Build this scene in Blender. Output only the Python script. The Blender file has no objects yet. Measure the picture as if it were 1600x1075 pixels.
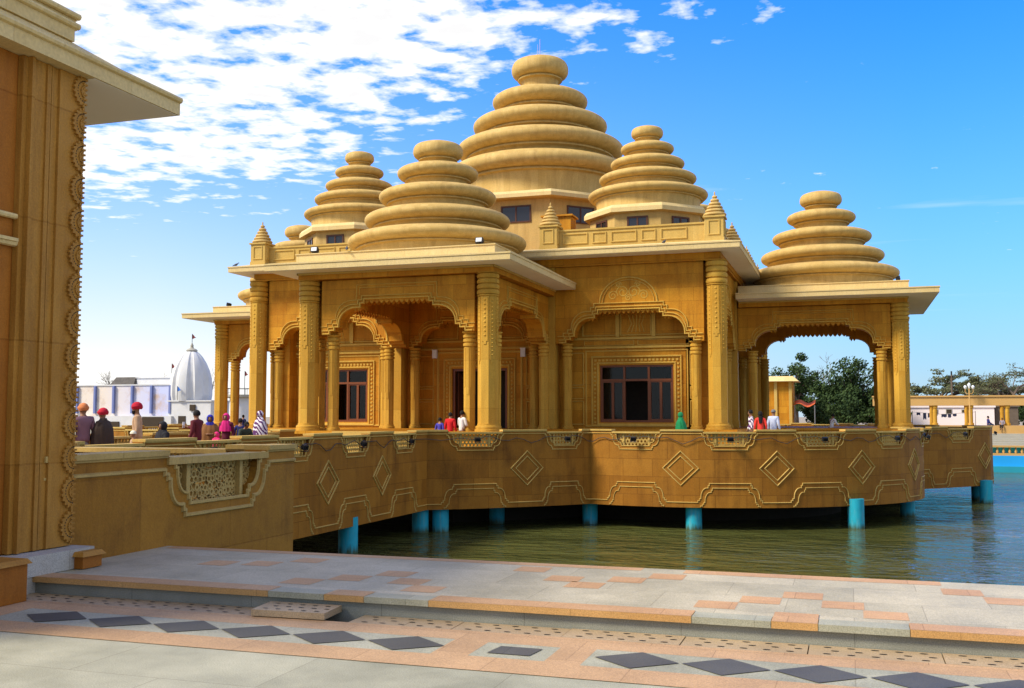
import bpy, bmesh, math, random
from mathutils import Vector, Matrix
PI = math.pi
random.seed(7)
SC = bpy.context.scene
COL = SC.collection

# ------------------------------------------------------------------ camera
HEAD = math.radians(18.2); PITCH = math.atan(112.5/1600)
cam_d = bpy.data.cameras.new('camera'); cam = bpy.data.objects.new('camera', cam_d); COL.objects.link(cam)
cam_d.sensor_width = 36; cam_d.lens = 36; cam_d.clip_start = 0.1; cam_d.clip_end = 5000
cam.location = (0, 0, 1.6); cam.rotation_euler = (PI/2+PITCH, 0, HEAD)
SC.camera = cam

# ------------------------------------------------------------------ light
SUN_DIR = Vector((-0.62, -0.50, 0.76)).normalized()      # towards the sun
sun_el = math.asin(SUN_DIR.z); sun_az = math.atan2(SUN_DIR.x, SUN_DIR.y)
sd = bpy.data.lights.new('sun', 'SUN'); sd.energy = 4.2; sd.angle = math.radians(14); sd.color = (1.0, 0.90, 0.72)
so = bpy.data.objects.new('sun', sd); COL.objects.link(so)
so.rotation_euler = SUN_DIR.to_track_quat('Z', 'Y').to_euler(); so.location = (-40, -20, 60)

W = bpy.data.worlds.new('World'); SC.world = W; W.use_nodes = True
def build_world():
    nt = W.node_tree; N = nt.nodes; L = nt.links; N.clear()
    out = N.new('ShaderNodeOutputWorld'); bg = N.new('ShaderNodeBackground'); bg.inputs[1].default_value = 0.125
    sky = N.new('ShaderNodeTexSky'); sky.sky_type = 'NISHITA'; sky.sun_disc = False
    sky.sun_elevation = sun_el; sky.sun_rotation = sun_az; sky.air_density = 1.6; sky.dust_density = 1.0; sky.ozone_density = 4.0
    tc = N.new('ShaderNodeTexCoord')
    sep = N.new('ShaderNodeSeparateXYZ'); L.new(tc.outputs['Generated'], sep.inputs[0])
    def m(op, a, b=None, c=None, clamp=False):
        n = N.new('ShaderNodeMath'); n.operation = op; n.use_clamp = clamp
        for i, v in enumerate((a, b, c)):
            if v is None: continue
            if isinstance(v, (int, float)): n.inputs[i].default_value = v
            else: L.new(v, n.inputs[i])
        return n.outputs[0]
    x, y, z = sep.outputs
    zc = m('MAXIMUM', z, 0.03)
    px = m('DIVIDE', x, zc); py = m('DIVIDE', y, zc)
    hs = N.new('ShaderNodeHueSaturation'); hs.inputs['Hue'].default_value = 0.5; hs.inputs['Saturation'].default_value = 1.15; hs.inputs['Value'].default_value = 1.0
    L.new(sky.outputs[0], hs.inputs['Color'])
    tn = N.new('ShaderNodeMix'); tn.data_type = 'RGBA'; tn.blend_type = 'MULTIPLY'; tn.inputs[0].default_value = 1.0; L.new(hs.outputs[0], tn.inputs[6]); tn.inputs[7].default_value = (0.0, 0.72, 1.95, 1)
    # pale air near the horizon, more towards the sun
    az = m('ADD', m('MULTIPLY', x, -0.90), m('MULTIPLY', y, -0.10))
    hz = m('POWER', m('SUBTRACT', 1.0, zc, clamp=True), 5.8)
    azf = m('ADD', 0.25, m('MULTIPLY', az, 1.6), clamp=True)
    hzf = m('MULTIPLY', hz, m('ADD', 0.84, m('MULTIPLY', azf, 0.4)), clamp=True)
    hc = N.new('ShaderNodeMix'); hc.data_type = 'RGBA'; L.new(azf, hc.inputs[0]); hc.inputs[6].default_value = (4.3, 5.2, 6.0, 1); hc.inputs[7].default_value = (7.0, 6.9, 6.6, 1)
    mh = N.new('ShaderNodeMix'); mh.data_type = 'RGBA'; L.new(hzf, mh.inputs[0]); L.new(tn.outputs[2], mh.inputs[6]); L.new(hc.outputs[2], mh.inputs[7])
    # cloud layer, laid out on a plane high above
    comb = N.new('ShaderNodeCombineXYZ'); L.new(px, comb.inputs[0]); L.new(py, comb.inputs[1])
    n1 = N.new('ShaderNodeTexNoise'); n1.inputs['Scale'].default_value = 7.2; n1.inputs['Detail'].default_value = 7; n1.inputs['Roughness'].default_value = 0.56; n1.inputs['Distortion'].default_value = 0.1
    L.new(comb.outputs[0], n1.inputs['Vector'])
    vo = N.new('ShaderNodeTexNoise'); vo.inputs['Scale'].default_value = 1.5; vo.inputs['Detail'].default_value = 3; L.new(comb.outputs[0], vo.inputs['Vector'])
    # bank edge: region on the left of a line in the plane
    e1 = m('MULTIPLY_ADD', px, -1.0, -0.22)                       # left of x=-0.35
    e1 = m('ADD', e1, m('MULTIPLY', py, 0.0))
    lim = m('SUBTRACT', m('MINIMUM', m('MULTIPLY_ADD', px, -0.85, 2.1), 3.95), py)   # nearer than the far edge of the bank
    lim = m('MULTIPLY', lim, 1.6)
    e = m('MINIMUM', m('MULTIPLY', e1, 2.2), lim)
    e = m('MAXIMUM', e, m('MULTIPLY', y, -5.0))          # unseen cloud added behind the camera to make the fill light neutral
    e = m('MAXIMUM', e, m('MULTIPLY', m('SUBTRACT', m('SUBTRACT', x, 0.30), m('MULTIPLY', y, 0.25)), 6.0))   # unseen cloud added at far right to whiten light on east faces
    e = m('MINIMUM', e, 1.0)
    e = m('MAXIMUM', e, -1.0)
    dens = m('ADD', m('MULTIPLY_ADD', e, 0.18, -0.735), m('ADD', m('MULTIPLY', n1.outputs[0], 1.0), m('MULTIPLY', vo.outputs[0], 0.42)))
    cf = m('MULTIPLY', dens, 6.0, clamp=True)
    # thin far streaks near the horizon
    st = N.new('ShaderNodeTexNoise'); st.inputs['Scale'].default_value = 1.0; st.inputs['Detail'].default_value = 5
    mp = N.new('ShaderNodeMapping'); mp.inputs['Scale'].default_value = (0.55, 1.5, 1); L.new(comb.outputs[0], mp.inputs[0]); L.new(mp.outputs[0], st.inputs['Vector'])
    sf = m('MULTIPLY', m('SUBTRACT', st.outputs[0], 0.63), 3.0, clamp=True)
    sf = m('MULTIPLY', sf, 0.55)
    cf = m('MAXIMUM', cf, sf)
    cf = m('MULTIPLY', cf, m('MULTIPLY', m('SUBTRACT', z, 0.08), 12, clamp=True))
    sh = N.new('ShaderNodeMapRange'); sh.inputs[1].default_value = 0.05; sh.inputs[2].default_value = 0.32; sh.inputs[3].default_value = 7.6; sh.inputs[4].default_value = 6.0
    L.new(dens, sh.inputs[0])
    dim = m('SUBTRACT', 1.0, m('MULTIPLY', m('MULTIPLY', y, -3.0, clamp=True), 0.38))  # the added cloud behind the camera is darkened for more contrast
    shd = m('MULTIPLY', sh.outputs[0], dim)
    cc = N.new('ShaderNodeCombineXYZ'); L.new(shd, cc.inputs[0]); L.new(m('MULTIPLY', shd, 0.995), cc.inputs[1]); L.new(m('MULTIPLY', shd, 1.0), cc.inputs[2])
    mc = N.new('ShaderNodeMix'); mc.data_type = 'RGBA'; L.new(cf, mc.inputs[0]); L.new(mh.outputs[2], mc.inputs[6]); L.new(cc.outputs[0], mc.inputs[7])
    L.new(mc.outputs[2], bg.inputs[0]); L.new(bg.outputs[0], out.inputs[0])
build_world()
SC.view_settings.view_transform = 'Standard'; SC.view_settings.look = 'None'
SC.view_settings.exposure = 0.40; SC.view_settings.gamma = 1.0

# ------------------------------------------------------------------ materials
MATS = {}
def new_mat(name):
    m = bpy.data.materials.new(name); m.use_nodes = True
    nt = m.node_tree; b = nt.nodes['Principled BSDF']; MATS[name] = m
    return m, nt, b
def plain(name, col, rough=0.6, metal=0.0, var=0.12, scale=8.0, bump=0.0, spec=0.3):
    m, nt, b = new_mat(name); N = nt.nodes; L = nt.links
    g = N.new('ShaderNodeNewGeometry')
    n = N.new('ShaderNodeTexNoise'); n.inputs['Scale'].default_value = scale; n.inputs['Detail'].default_value = 5
    L.new(g.outputs['Position'], n.inputs['Vector'])
    mx = N.new('ShaderNodeMix'); mx.data_type = 'RGBA'
    mx.inputs[6].default_value = tuple(c*(1-var) for c in col)+(1,); mx.inputs[7].default_value = tuple(min(1, c*(1+var)) for c in col)+(1,)
    L.new(n.outputs[0], mx.inputs[0]); L.new(mx.outputs[2], b.inputs['Base Color'])
    b.inputs['Roughness'].default_value = rough; b.inputs['Metallic'].default_value = metal; b.inputs['Specular IOR Level'].default_value = spec
    if bump:
        bp = N.new('ShaderNodeBump'); bp.inputs['Strength'].default_value = bump; bp.inputs['Distance'].default_value = 0.01
        L.new(n.outputs[0], bp.inputs['Height']); L.new(bp.outputs[0], b.inputs['Normal'])
    return m
def stone(name, cA, cB, stain, bw=1.1, bh=0.62, use_uv=False, joint=0.5, stain_amt=0.5, rough=0.62, streak=0.5, nscale=1.0):
    """dressed sandstone: block to block tint, fine joints, stains and vertical streaks"""
    m, nt, b = new_mat(name); N = nt.nodes; L = nt.links
    g = N.new('ShaderNodeNewGeometry')
    sp = N.new('ShaderNodeSeparateXYZ'); L.new(g.outputs['Position'], sp.inputs[0])
    def ma(op, a, b_=None):
        n = N.new('ShaderNodeMath'); n.operation = op
        for i, v in enumerate((a, b_)):
            if v is None: continue
            if isinstance(v, (int, float)): n.inputs[i].default_value = v
            else: L.new(v, n.inputs[i])
        return n.outputs[0]
    if use_uv:
        uv = N.new('ShaderNodeUVMap'); uv.uv_map = 'UVMap'
        vec = uv.outputs[0]
    else:
        sn = N.new('ShaderNodeSeparateXYZ'); L.new(g.outputs['True Normal'], sn.inputs[0])
        u = ma('ADD', ma('MULTIPLY', sp.outputs[0], ma('ABSOLUTE', sn.outputs[1])), ma('MULTIPLY', sp.outputs[1], ma('ABSOLUTE', sn.outputs[0])))
        cb = N.new('ShaderNodeCombineXYZ'); L.new(u, cb.inputs[0]); L.new(sp.outputs[2], cb.inputs[1]); vec = cb.outputs[0]
    br = N.new('ShaderNodeTexBrick'); br.inputs['Scale'].default_value = 1.0
    br.inputs['Brick Width'].default_value = bw; br.inputs['Row Height'].default_value = bh; br.inputs['Mortar Size'].default_value = 0.010; br.inputs['Mortar Smooth'].default_value = 0.3
    br.inputs['Color1'].default_value = (0, 0, 0, 1); br.inputs['Color2'].default_value = (1, 1, 1, 1); br.inputs['Mortar'].default_value = (0.5, 0.5, 0.5, 1)
    L.new(vec, br.inputs['Vector'])
    n1 = N.new('ShaderNodeTexNoise'); n1.inputs['Scale'].default_value = 0.9*nscale; n1.inputs['Detail'].default_value = 7; n1.inputs['Roughness'].default_value = 0.6; L.new(g.outputs['Position'], n1.inputs['Vector'])
    mp = N.new('ShaderNodeMapping'); mp.inputs['Scale'].default_value = (2.6*nscale, 2.6*nscale, 0.28*nscale); L.new(g.outputs['Position'], mp.inputs[0])
    n2 = N.new('ShaderNodeTexNoise'); n2.inputs['Scale'].default_value = 1.2; n2.inputs['Detail'].default_value = 6; n2.inputs['Roughness'].default_value = 0.65; L.new(mp.outputs[0], n2.inputs['Vector'])
    n3 = N.new('ShaderNodeTexNoise'); n3.inputs['Scale'].default_value = 26*nscale; n3.inputs['Detail'].default_value = 6; L.new(g.outputs['Position'], n3.inputs['Vector'])
    r1 = N.new('ShaderNodeMapRange'); r1.inputs[1].default_value = 0.36; r1.inputs[2].default_value = 0.66; L.new(n1.outputs[0], r1.inputs[0])
    f = ma('ADD', ma('MULTIPLY', br.outputs['Color'], 0.50), ma('MULTIPLY', r1.outputs[0], 0.55))
    m1 = N.new('ShaderNodeMix'); m1.data_type = 'RGBA'; m1.clamp_factor = True; L.new(f, m1.inputs[0]); m1.inputs[6].default_value = cA+(1,); m1.inputs[7].default_value = cB+(1,)
    rs = N.new('ShaderNodeMapRange'); rs.inputs[1].default_value = 0.47; rs.inputs[2].default_value = 0.66; rs.inputs[4].default_value = stain_amt
    L.new(ma('ADD', ma('MULTIPLY', n2.outputs[0], streak), ma('MULTIPLY', n1.outputs[0], 1-streak)), rs.inputs[0])
    m2 = N.new('ShaderNodeMix'); m2.data_type = 'RGBA'; L.new(rs.outputs[0], m2.inputs[0]); L.new(m1.outputs[2], m2.inputs[6]); m2.inputs[7].default_value = stain+(1,)
    m3 = N.new('ShaderNodeMix'); m3.data_type = 'RGBA'; m3.blend_type = 'MULTIPLY'; L.new(ma('MULTIPLY', br.outputs['Fac'], joint), m3.inputs[0]); L.new(m2.outputs[2], m3.inputs[6]); m3.inputs[7].default_value = (0.62, 0.55, 0.45, 1)
    m4 = N.new('ShaderNodeMix'); m4.data_type = 'RGBA'; m4.blend_type = 'MULTIPLY'; m4.inputs[0].default_value = 1.0
    rg = N.new('ShaderNodeMapRange'); rg.inputs[1].default_value = 0.25; rg.inputs[2].default_value = 0.75; rg.inputs[3].default_value = 0.84; rg.inputs[4].default_value = 1.12
    L.new(n3.outputs[0], rg.inputs[0]); L.new(m3.outputs[2], m4.inputs[6]); L.new(rg.outputs[0], m4.inputs[7])
    L.new(m4.outputs[2], b.inputs['Base Color'])
    b.inputs['Roughness'].default_value = rough; b.inputs['Specular IOR Level'].default_value = 0.14
    bp = N.new('ShaderNodeBump'); bp.inputs['Strength'].default_value = 0.35; bp.inputs['Distance'].default_value = 0.012
    L.new(ma('SUBTRACT', ma('MULTIPLY', n3.outputs[0], 0.5), ma('MULTIPLY', br.outputs['Fac'], 0.8)), bp.inputs['Height']); L.new(bp.outputs[0], b.inputs['Normal'])
    return m
S_WALL = stone('golden_sandstone', (0.43, 0.160, 0.008), (0.68, 0.330, 0.028), (0.26, 0.082, 0.005), stain_amt=0.7, joint=0.8)
S_COL = stone('column_sandstone', (0.47, 0.240, 0.026), (0.66, 0.395, 0.060), (0.28, 0.122, 0.012), bw=5, bh=1.9, stain_amt=0.5)
S_TERR = stone('terrace_sandstone', (0.26, 0.100, 0.010), (0.42, 0.188, 0.024), (0.14, 0.050, 0.007), bw=1.15, bh=0.66, use_uv=True, stain_amt=0.85, joint=0.9, streak=0.35)
S_TRIM = stone('pale_trim_sandstone', (0.50, 0.325, 0.080), (0.62, 0.430, 0.130), (0.34, 0.195, 0.035), bw=2.2, bh=9, stain_amt=0.4, joint=0.3)
S_DOME = stone('dome_sandstone', (0.50, 0.330, 0.100), (0.64, 0.445, 0.160), (0.32, 0.190, 0.050), bw=1.5, bh=30, stain_amt=0.55, joint=0.2, streak=0.6)
S_MOULD = stone('moulding_sandstone', (0.56, 0.330, 0.050), (0.70, 0.460, 0.095), (0.36, 0.190, 0.025), bw=2.2, bh=9, stain_amt=0.4, joint=0.3)
S_EAVE = stone('eave_stone', (0.64, 0.475, 0.20), (0.74, 0.575, 0.28), (0.48, 0.325, 0.12), bw=1.6, bh=9, stain_amt=0.35, joint=0.3)
S_NEAR = stone('weathered_sandstone', (0.28, 0.120, 0.012), (0.42, 0.200, 0.026), (0.16, 0.062, 0.008), bw=1.7, bh=0.95, stain_amt=0.8, joint=0.4, streak=0.3, nscale=2.0)
S_NTRIM = stone('weathered_pale_sandstone', (0.44, 0.29, 0.085), (0.56, 0.395, 0.14), (0.26, 0.155, 0.045), bw=1.2, bh=9, stain_amt=0.6, streak=0.3, nscale=2.0)
S_BLDG = stone('honey_sandstone', (0.36, 0.165, 0.026), (0.50, 0.255, 0.048), (0.20, 0.078, 0.012), bw=3, bh=1.15, stain_amt=0.6, streak=0.7, nscale=2.0)
S_RED = stone('red_sandstone', (0.30, 0.100, 0.012), (0.44, 0.170, 0.024), (0.18, 0.052, 0.008), bw=3, bh=1.15, stain_amt=0.6, streak=0.3, nscale=2.5)
M_SOFFIT = plain('pale_soffit', (0.80, 0.74, 0.62), 0.8, var=0.06, scale=1.2)  # one even off-white tone for every soffit
M_WOOD = plain('varnished_wood', (0.19, 0.058, 0.018), 0.35, var=0.25, scale=14)
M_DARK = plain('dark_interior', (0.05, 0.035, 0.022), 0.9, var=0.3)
M_PILE = plain('turquoise_paint', (0.015, 0.36, 0.48), 0.55, var=0.18, scale=5, bump=0.3)
def pile_mat():
    m = M_PILE; nt = m.node_tree; N = nt.nodes; L = nt.links; b = N['Principled BSDF']; old = b.inputs['Base Color'].links[0].from_socket
    g = N.new('ShaderNodeNewGeometry'); sp = N.new('ShaderNodeSeparateXYZ'); L.new(g.outputs['Position'], sp.inputs[0])
    mp = N.new('ShaderNodeMapping'); mp.inputs['Scale'].default_value = (5, 5, .7); L.new(g.outputs['Position'], mp.inputs[0])
    n = N.new('ShaderNodeTexNoise'); n.inputs['Scale'].default_value = 2; n.inputs['Detail'].default_value = 6; L.new(mp.outputs[0], n.inputs['Vector'])
    a = N.new('ShaderNodeMath'); a.operation = 'MULTIPLY_ADD'; L.new(n.outputs[0], a.inputs[0]); a.inputs[1].default_value = 0.5; L.new(sp.outputs[2], a.inputs[2])
    r = N.new('ShaderNodeMapRange'); r.inputs[1].default_value = -2.32; r.inputs[2].default_value = -2.12; r.inputs[3].default_value = 1; r.inputs[4].default_value = 0; L.new(a.outputs[0], r.inputs[0])
    mx = N.new('ShaderNodeMix'); mx.data_type = 'RGBA'; L.new(r.outputs[0], mx.inputs[0]); L.new(old, mx.inputs[6]); mx.inputs[7].default_value = (.05, .10, .06, 1)
    r2 = N.new('ShaderNodeMapRange'); r2.inputs[1].default_value = .52; r2.inputs[2].default_value = .72; r2.inputs[4].default_value = .55; L.new(n.outputs[0], r2.inputs[0])
    m2 = N.new('ShaderNodeMix'); m2.data_type = 'RGBA'; L.new(r2.outputs[0], m2.inputs[0]); L.new(mx.outputs[2], m2.inputs[6]); m2.inputs[7].default_value = (.16, .34, .33, 1); L.new(m2.outputs[2], b.inputs['Base Color'])
pile_mat()
M_BLACK = plain('black_metal', (0.02, 0.02, 0.022), 0.4, var=0.2, metal=0.3)
M_GREYM = plain('grey_metal', (0.30, 0.31, 0.32), 0.4, var=0.1, metal=0.5)
M_LAMP = plain('lamp_glass', (0.80, 0.83, 0.85), 0.12, var=0.03, spec=0.7)
M_CABLE = plain('black_cable', (0.05, 0.04, 0.035), 0.6)
M_WHITE = plain('whitewash', (0.60, 0.60, 0.60), 0.85, var=0.16, scale=0.9)
M_PINKW = plain('pinkish_whitewash', (0.84, 0.74, 0.72), 0.85, var=0.06, scale=0.5)
M_BLUEW = plain('blue_painted_wall', (0.015, 0.34, 0.80), 0.6, var=0.10, scale=0.6)
M_TEAL = plain('teal_painted_ledge', (0.02, 0.30, 0.42), 0.6, var=0.15, scale=0.6)
M_AQUA = plain('aqua_paint', (0.05, 0.52, 0.55), 0.6, var=0.1)
M_OCHRE = plain('ochre_stone', (0.55, 0.33, 0.11), 0.7, var=0.12, scale=1.0)
M_GREYS = plain('grey_stone_steps', (0.36, 0.34, 0.28), 0.8, var=0.12, scale=1.0)
def stripes_wall():
    m, nt, b = new_mat('faded_blue_and_cream_wall'); N = nt.nodes; L = nt.links
    g = N.new('ShaderNodeNewGeometry'); sp = N.new('ShaderNodeSeparateXYZ'); L.new(g.outputs['Position'], sp.inputs[0])
    mr = N.new('ShaderNodeMapRange'); mr.inputs[1].default_value = -84; mr.inputs[2].default_value = -76; L.new(sp.outputs[0], mr.inputs[0])
    mx = N.new('ShaderNodeMix'); mx.data_type = 'RGBA'; L.new(mr.outputs[0], mx.inputs[0]); mx.inputs[6].default_value = (0.72, 0.64, 0.56, 1); mx.inputs[7].default_value = (0.52, 0.56, 0.80, 1)
    n = N.new('ShaderNodeTexNoise'); n.inputs['Scale'].default_value = 0.35; n.inputs['Detail'].default_value = 8; n.inputs['Roughness'].default_value = 0.65; L.new(g.outputs['Position'], n.inputs['Vector'])
    r = N.new('ShaderNodeMapRange'); r.inputs[1].default_value = 0.52; r.inputs[2].default_value = 0.68; L.new(n.outputs[0], r.inputs[0])
    m2 = N.new('ShaderNodeMix'); m2.data_type = 'RGBA'; L.new(r.outputs[0], m2.inputs[0]); L.new(mx.outputs[2], m2.inputs[6]); m2.inputs[7].default_value = (0.50, 0.36, 0.27, 1)
    L.new(m2.outputs[2], b.inputs['Base Color']); b.inputs['Roughness'].default_value = 0.9
    return m
M_STRIPE = stripes_wall()
def granite(name, a, c, tile=0.6, rough=0.5, offs=0.5):
    m, nt, b = new_mat(name); N = nt.nodes; L = nt.links
    g = N.new('ShaderNodeNewGeometry')
    br = N.new('ShaderNodeTexBrick'); br.offset = offs; br.inputs['Scale'].default_value = 1; br.inputs['Brick Width'].default_value = tile*1.5; br.inputs['Row Height'].default_value = tile
    br.inputs['Mortar Size'].default_value = 0.0035; br.inputs['Color1'].default_value = (0, 0, 0, 1); br.inputs['Color2'].default_value = (1, 1, 1, 1); br.inputs['Mortar'].default_value = (0.5,)*3+(1,)
    L.new(g.outputs['Position'], br.inputs['Vector'])
    n = N.new('ShaderNodeTexNoise'); n.inputs['Scale'].default_value = 1.6; n.inputs['Detail'].default_value = 8; n.inputs['Roughness'].default_value = 0.65; L.new(g.outputs['Position'], n.inputs['Vector'])
    n2 = N.new('ShaderNodeTexNoise'); n2.inputs['Scale'].default_value = 120; n2.inputs['Detail'].default_value = 3; L.new(g.outputs['Position'], n2.inputs['Vector'])
    def ma(op, a_, b_):
        q = N.new('ShaderNodeMath'); q.operation = op
        for i, v in enumerate((a_, b_)):
            if isinstance(v, (int, float)): q.inputs[i].default_value = v
            else: L.new(v, q.inputs[i])
        return q.outputs[0]
    rn_ = N.new('ShaderNodeMapRange'); rn_.inputs[1].default_value = 0.34; rn_.inputs[2].default_value = 0.68; L.new(n.outputs[0], rn_.inputs[0])
    f = ma('ADD', ma('MULTIPLY', br.outputs['Color'], 0.35), ma('MULTIPLY', rn_.outputs[0], 0.68))
    mx = N.new('ShaderNodeMix'); mx.data_type = 'RGBA'; mx.clamp_factor = True; L.new(f, mx.inputs[0]); mx.inputs[6].default_value = a+(1,); mx.inputs[7].default_value = c+(1,)
    r = N.new('ShaderNodeMapRange'); r.inputs[1].default_value = 0.3; r.inputs[2].default_value = 0.7; r.inputs[3].default_value = 0.72; r.inputs[4].default_value = 1.22; L.new(n2.outputs[0], r.inputs[0])
    m4 = N.new('ShaderNodeMix'); m4.data_type = 'RGBA'; m4.blend_type = 'MULTIPLY'; m4.inputs[0].default_value = 1; L.new(mx.outputs[2], m4.inputs[6]); L.new(r.outputs[0], m4.inputs[7])
    m5 = N.new('ShaderNodeMix'); m5.data_type = 'RGBA'; m5.blend_type = 'MULTIPLY'; L.new(ma('MULTIPLY', br.outputs['Fac'], 0.55), m5.inputs[0]); L.new(m4.outputs[2], m5.inputs[6]); m5.inputs[7].default_value = (0.45, 0.42, 0.38, 1)
    L.new(m5.outputs[2], b.inputs['Base Color']); b.inputs['Roughness'].default_value = rough; b.inputs['Specular IOR Level'].default_value = 0.15
    rr = N.new('ShaderNodeMapRange'); rr.inputs[3].default_value = rough-0.12; rr.inputs[4].default_value = rough+0.2; L.new(n.outputs[0], rr.inputs[0]); L.new(rr.outputs[0], b.inputs['Roughness'])
    bp = N.new('ShaderNodeBump'); bp.inputs['Strength'].default_value = 0.25; bp.inputs['Distance'].default_value = 0.003; L.new(n2.outputs[0], bp.inputs['Height']); L.new(bp.outputs[0], b.inputs['Normal'])
    return m
G_PLAZA = granite('grey_granite_paving', (0.24, 0.235, 0.165), (0.45, 0.43, 0.31), tile=0.9)
G_QUAY = granite('pale_granite_paving', (0.32, 0.285, 0.185), (0.56, 0.49, 0.335), tile=0.66)
G_RISER = granite('rough_granite_riser', (0.20, 0.20, 0.155), (0.31, 0.31, 0.25), tile=0.8, rough=0.7)
G_PEACH = granite('peach_sandstone_paving', (0.38, 0.235, 0.12), (0.55, 0.345, 0.18), tile=0.6)
G_WORN = granite('worn_peach_paving', (0.42, 0.235, 0.105), (0.58, 0.35, 0.175), tile=0.6)
G_GOLD = granite('ochre_sandstone_paving', (0.44, 0.24, 0.08), (0.58, 0.34, 0.13), tile=0.9)
G_DARK = granite('dark_slate_paving', (0.060, 0.058, 0.050), (0.115, 0.110, 0.095), tile=3.0)
G_DRAIN = granite('drain_stone', (0.33, 0.24, 0.14), (0.48, 0.36, 0.22), tile=8)
def glass_mat():
    m, nt, b = new_mat('window_glass'); N = nt.nodes; L = nt.links
    t = N.new('ShaderNodeBsdfTransparent'); t.inputs[0].default_value = (0.5, 0.5, 0.5, 1)
    gl = N.new('ShaderNodeBsdfGlossy'); gl.inputs['Roughness'].default_value = 0.06; gl.inputs[0].default_value = (0.9, 0.92, 0.95, 1)
    fr = N.new('ShaderNodeFresnel'); fr.inputs[0].default_value = 1.3
    mx = N.new('ShaderNodeMixShader'); L.new(fr.outputs[0], mx.inputs[0]); L.new(t.outputs[0], mx.inputs[1]); L.new(gl.outputs[0], mx.inputs[2])
    L.new(mx.outputs[0], nt.nodes['Material Output'].inputs[0]); return m
M_GLASS = glass_mat()
M_DWOOD = plain('dark_brown_wood', (0.085, 0.030, 0.014), 0.5, var=0.3)
def water_mat():
    m, nt, b = new_mat('green_tank_water'); N = nt.nodes; L = nt.links
    g = N.new('ShaderNodeNewGeometry')
    b.inputs['Base Color'].default_value = (0.075, 0.082, 0.022, 1); b.inputs['Roughness'].default_value = 0.08; b.inputs['IOR'].default_value = 1.33; b.inputs['Specular IOR Level'].default_value = 0.5
    mp = N.new('ShaderNodeMapping'); mp.inputs['Rotation'].default_value = (0, 0, -HEAD); mp.inputs['Scale'].default_value = (0.70, 1.35, 1); L.new(g.outputs['Position'], mp.inputs[0])
    n = N.new('ShaderNodeTexNoise'); n.inputs['Scale'].default_value = 1.9; n.inputs['Detail'].default_value = 3.0; n.inputs['Roughness'].default_value = 0.5; n.inputs['Distortion'].default_value = 0.6; L.new(mp.outputs[0], n.inputs['Vector'])
    w = N.new('ShaderNodeTexNoise'); w.inputs['Scale'].default_value = 0.45; w.inputs['Detail'].default_value = 2; L.new(mp.outputs[0], w.inputs['Vector'])
    ad = N.new('ShaderNodeMath'); ad.operation = 'MULTIPLY_ADD'; L.new(w.outputs[0], ad.inputs[0]); ad.inputs[1].default_value = 1.2; L.new(n.outputs[0], ad.inputs[2])
    bp = N.new('ShaderNodeBump')
    big = N.new('ShaderNodeTexNoise'); big.inputs['Scale'].default_value = 0.10; big.inputs['Detail'].default_value = 3; L.new(mp.outputs[0], big.inputs['Vector'])
    br_ = N.new('ShaderNodeMapRange'); br_.inputs[1].default_value = 0.38; br_.inputs[2].default_value = 0.62; br_.inputs[3].default_value = 0.35; br_.inputs[4].default_value = 1.35; L.new(big.outputs[0], br_.inputs[0])
    mu = N.new('ShaderNodeMath'); mu.operation = 'MULTIPLY'; L.new(ad.outputs[0], mu.inputs[0]); L.new(br_.outputs[0], mu.inputs[1])
    bp.inputs['Strength'].default_value = 1.0; bp.inputs['Distance'].default_value = 0.17; L.new(mu.outputs[0], bp.inputs['Height']); L.new(bp.outputs[0], b.inputs['Normal'])
    return m
M_WATER = water_mat()
def leaf_mat(name, a, c):
    m, nt, b = new_mat(name); N = nt.nodes; L = nt.links
    g = N.new('ShaderNodeNewGeometry'); n = N.new('ShaderNodeTexNoise'); n.inputs['Scale'].default_value = 0.9; n.inputs['Detail'].default_value = 6; L.new(g.outputs['Position'], n.inputs['Vector'])
    r = N.new('ShaderNodeMapRange'); r.inputs[1].default_value = 0.35; r.inputs[2].default_value = 0.65; L.new(n.outputs[0], r.inputs[0])
    mx = N.new('ShaderNodeMix'); mx.data_type = 'RGBA'; L.new(r.outputs[0], mx.inputs[0]); mx.inputs[6].default_value = a+(1,); mx.inputs[7].default_value = c+(1,)
    L.new(mx.outputs[2], b.inputs['Base Color']); b.inputs['Roughness'].default_value = 0.75; b.inputs['Specular IOR Level'].default_value = 0.15
    return m
L_DARK = leaf_mat('dark_green_leaves', (0.022, 0.045, 0.014), (0.060, 0.100, 0.030))
L_OLIVE = leaf_mat('olive_leaves', (0.075, 0.095, 0.040), (0.14, 0.145, 0.070))
M_BARK = plain('grey_brown_bark', (0.13, 0.10, 0.075), 0.9, var=0.3, scale=3)
M_TWIG = plain('bare_twigs', (0.20, 0.165, 0.13), 0.9, var=0.2, scale=3)

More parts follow.
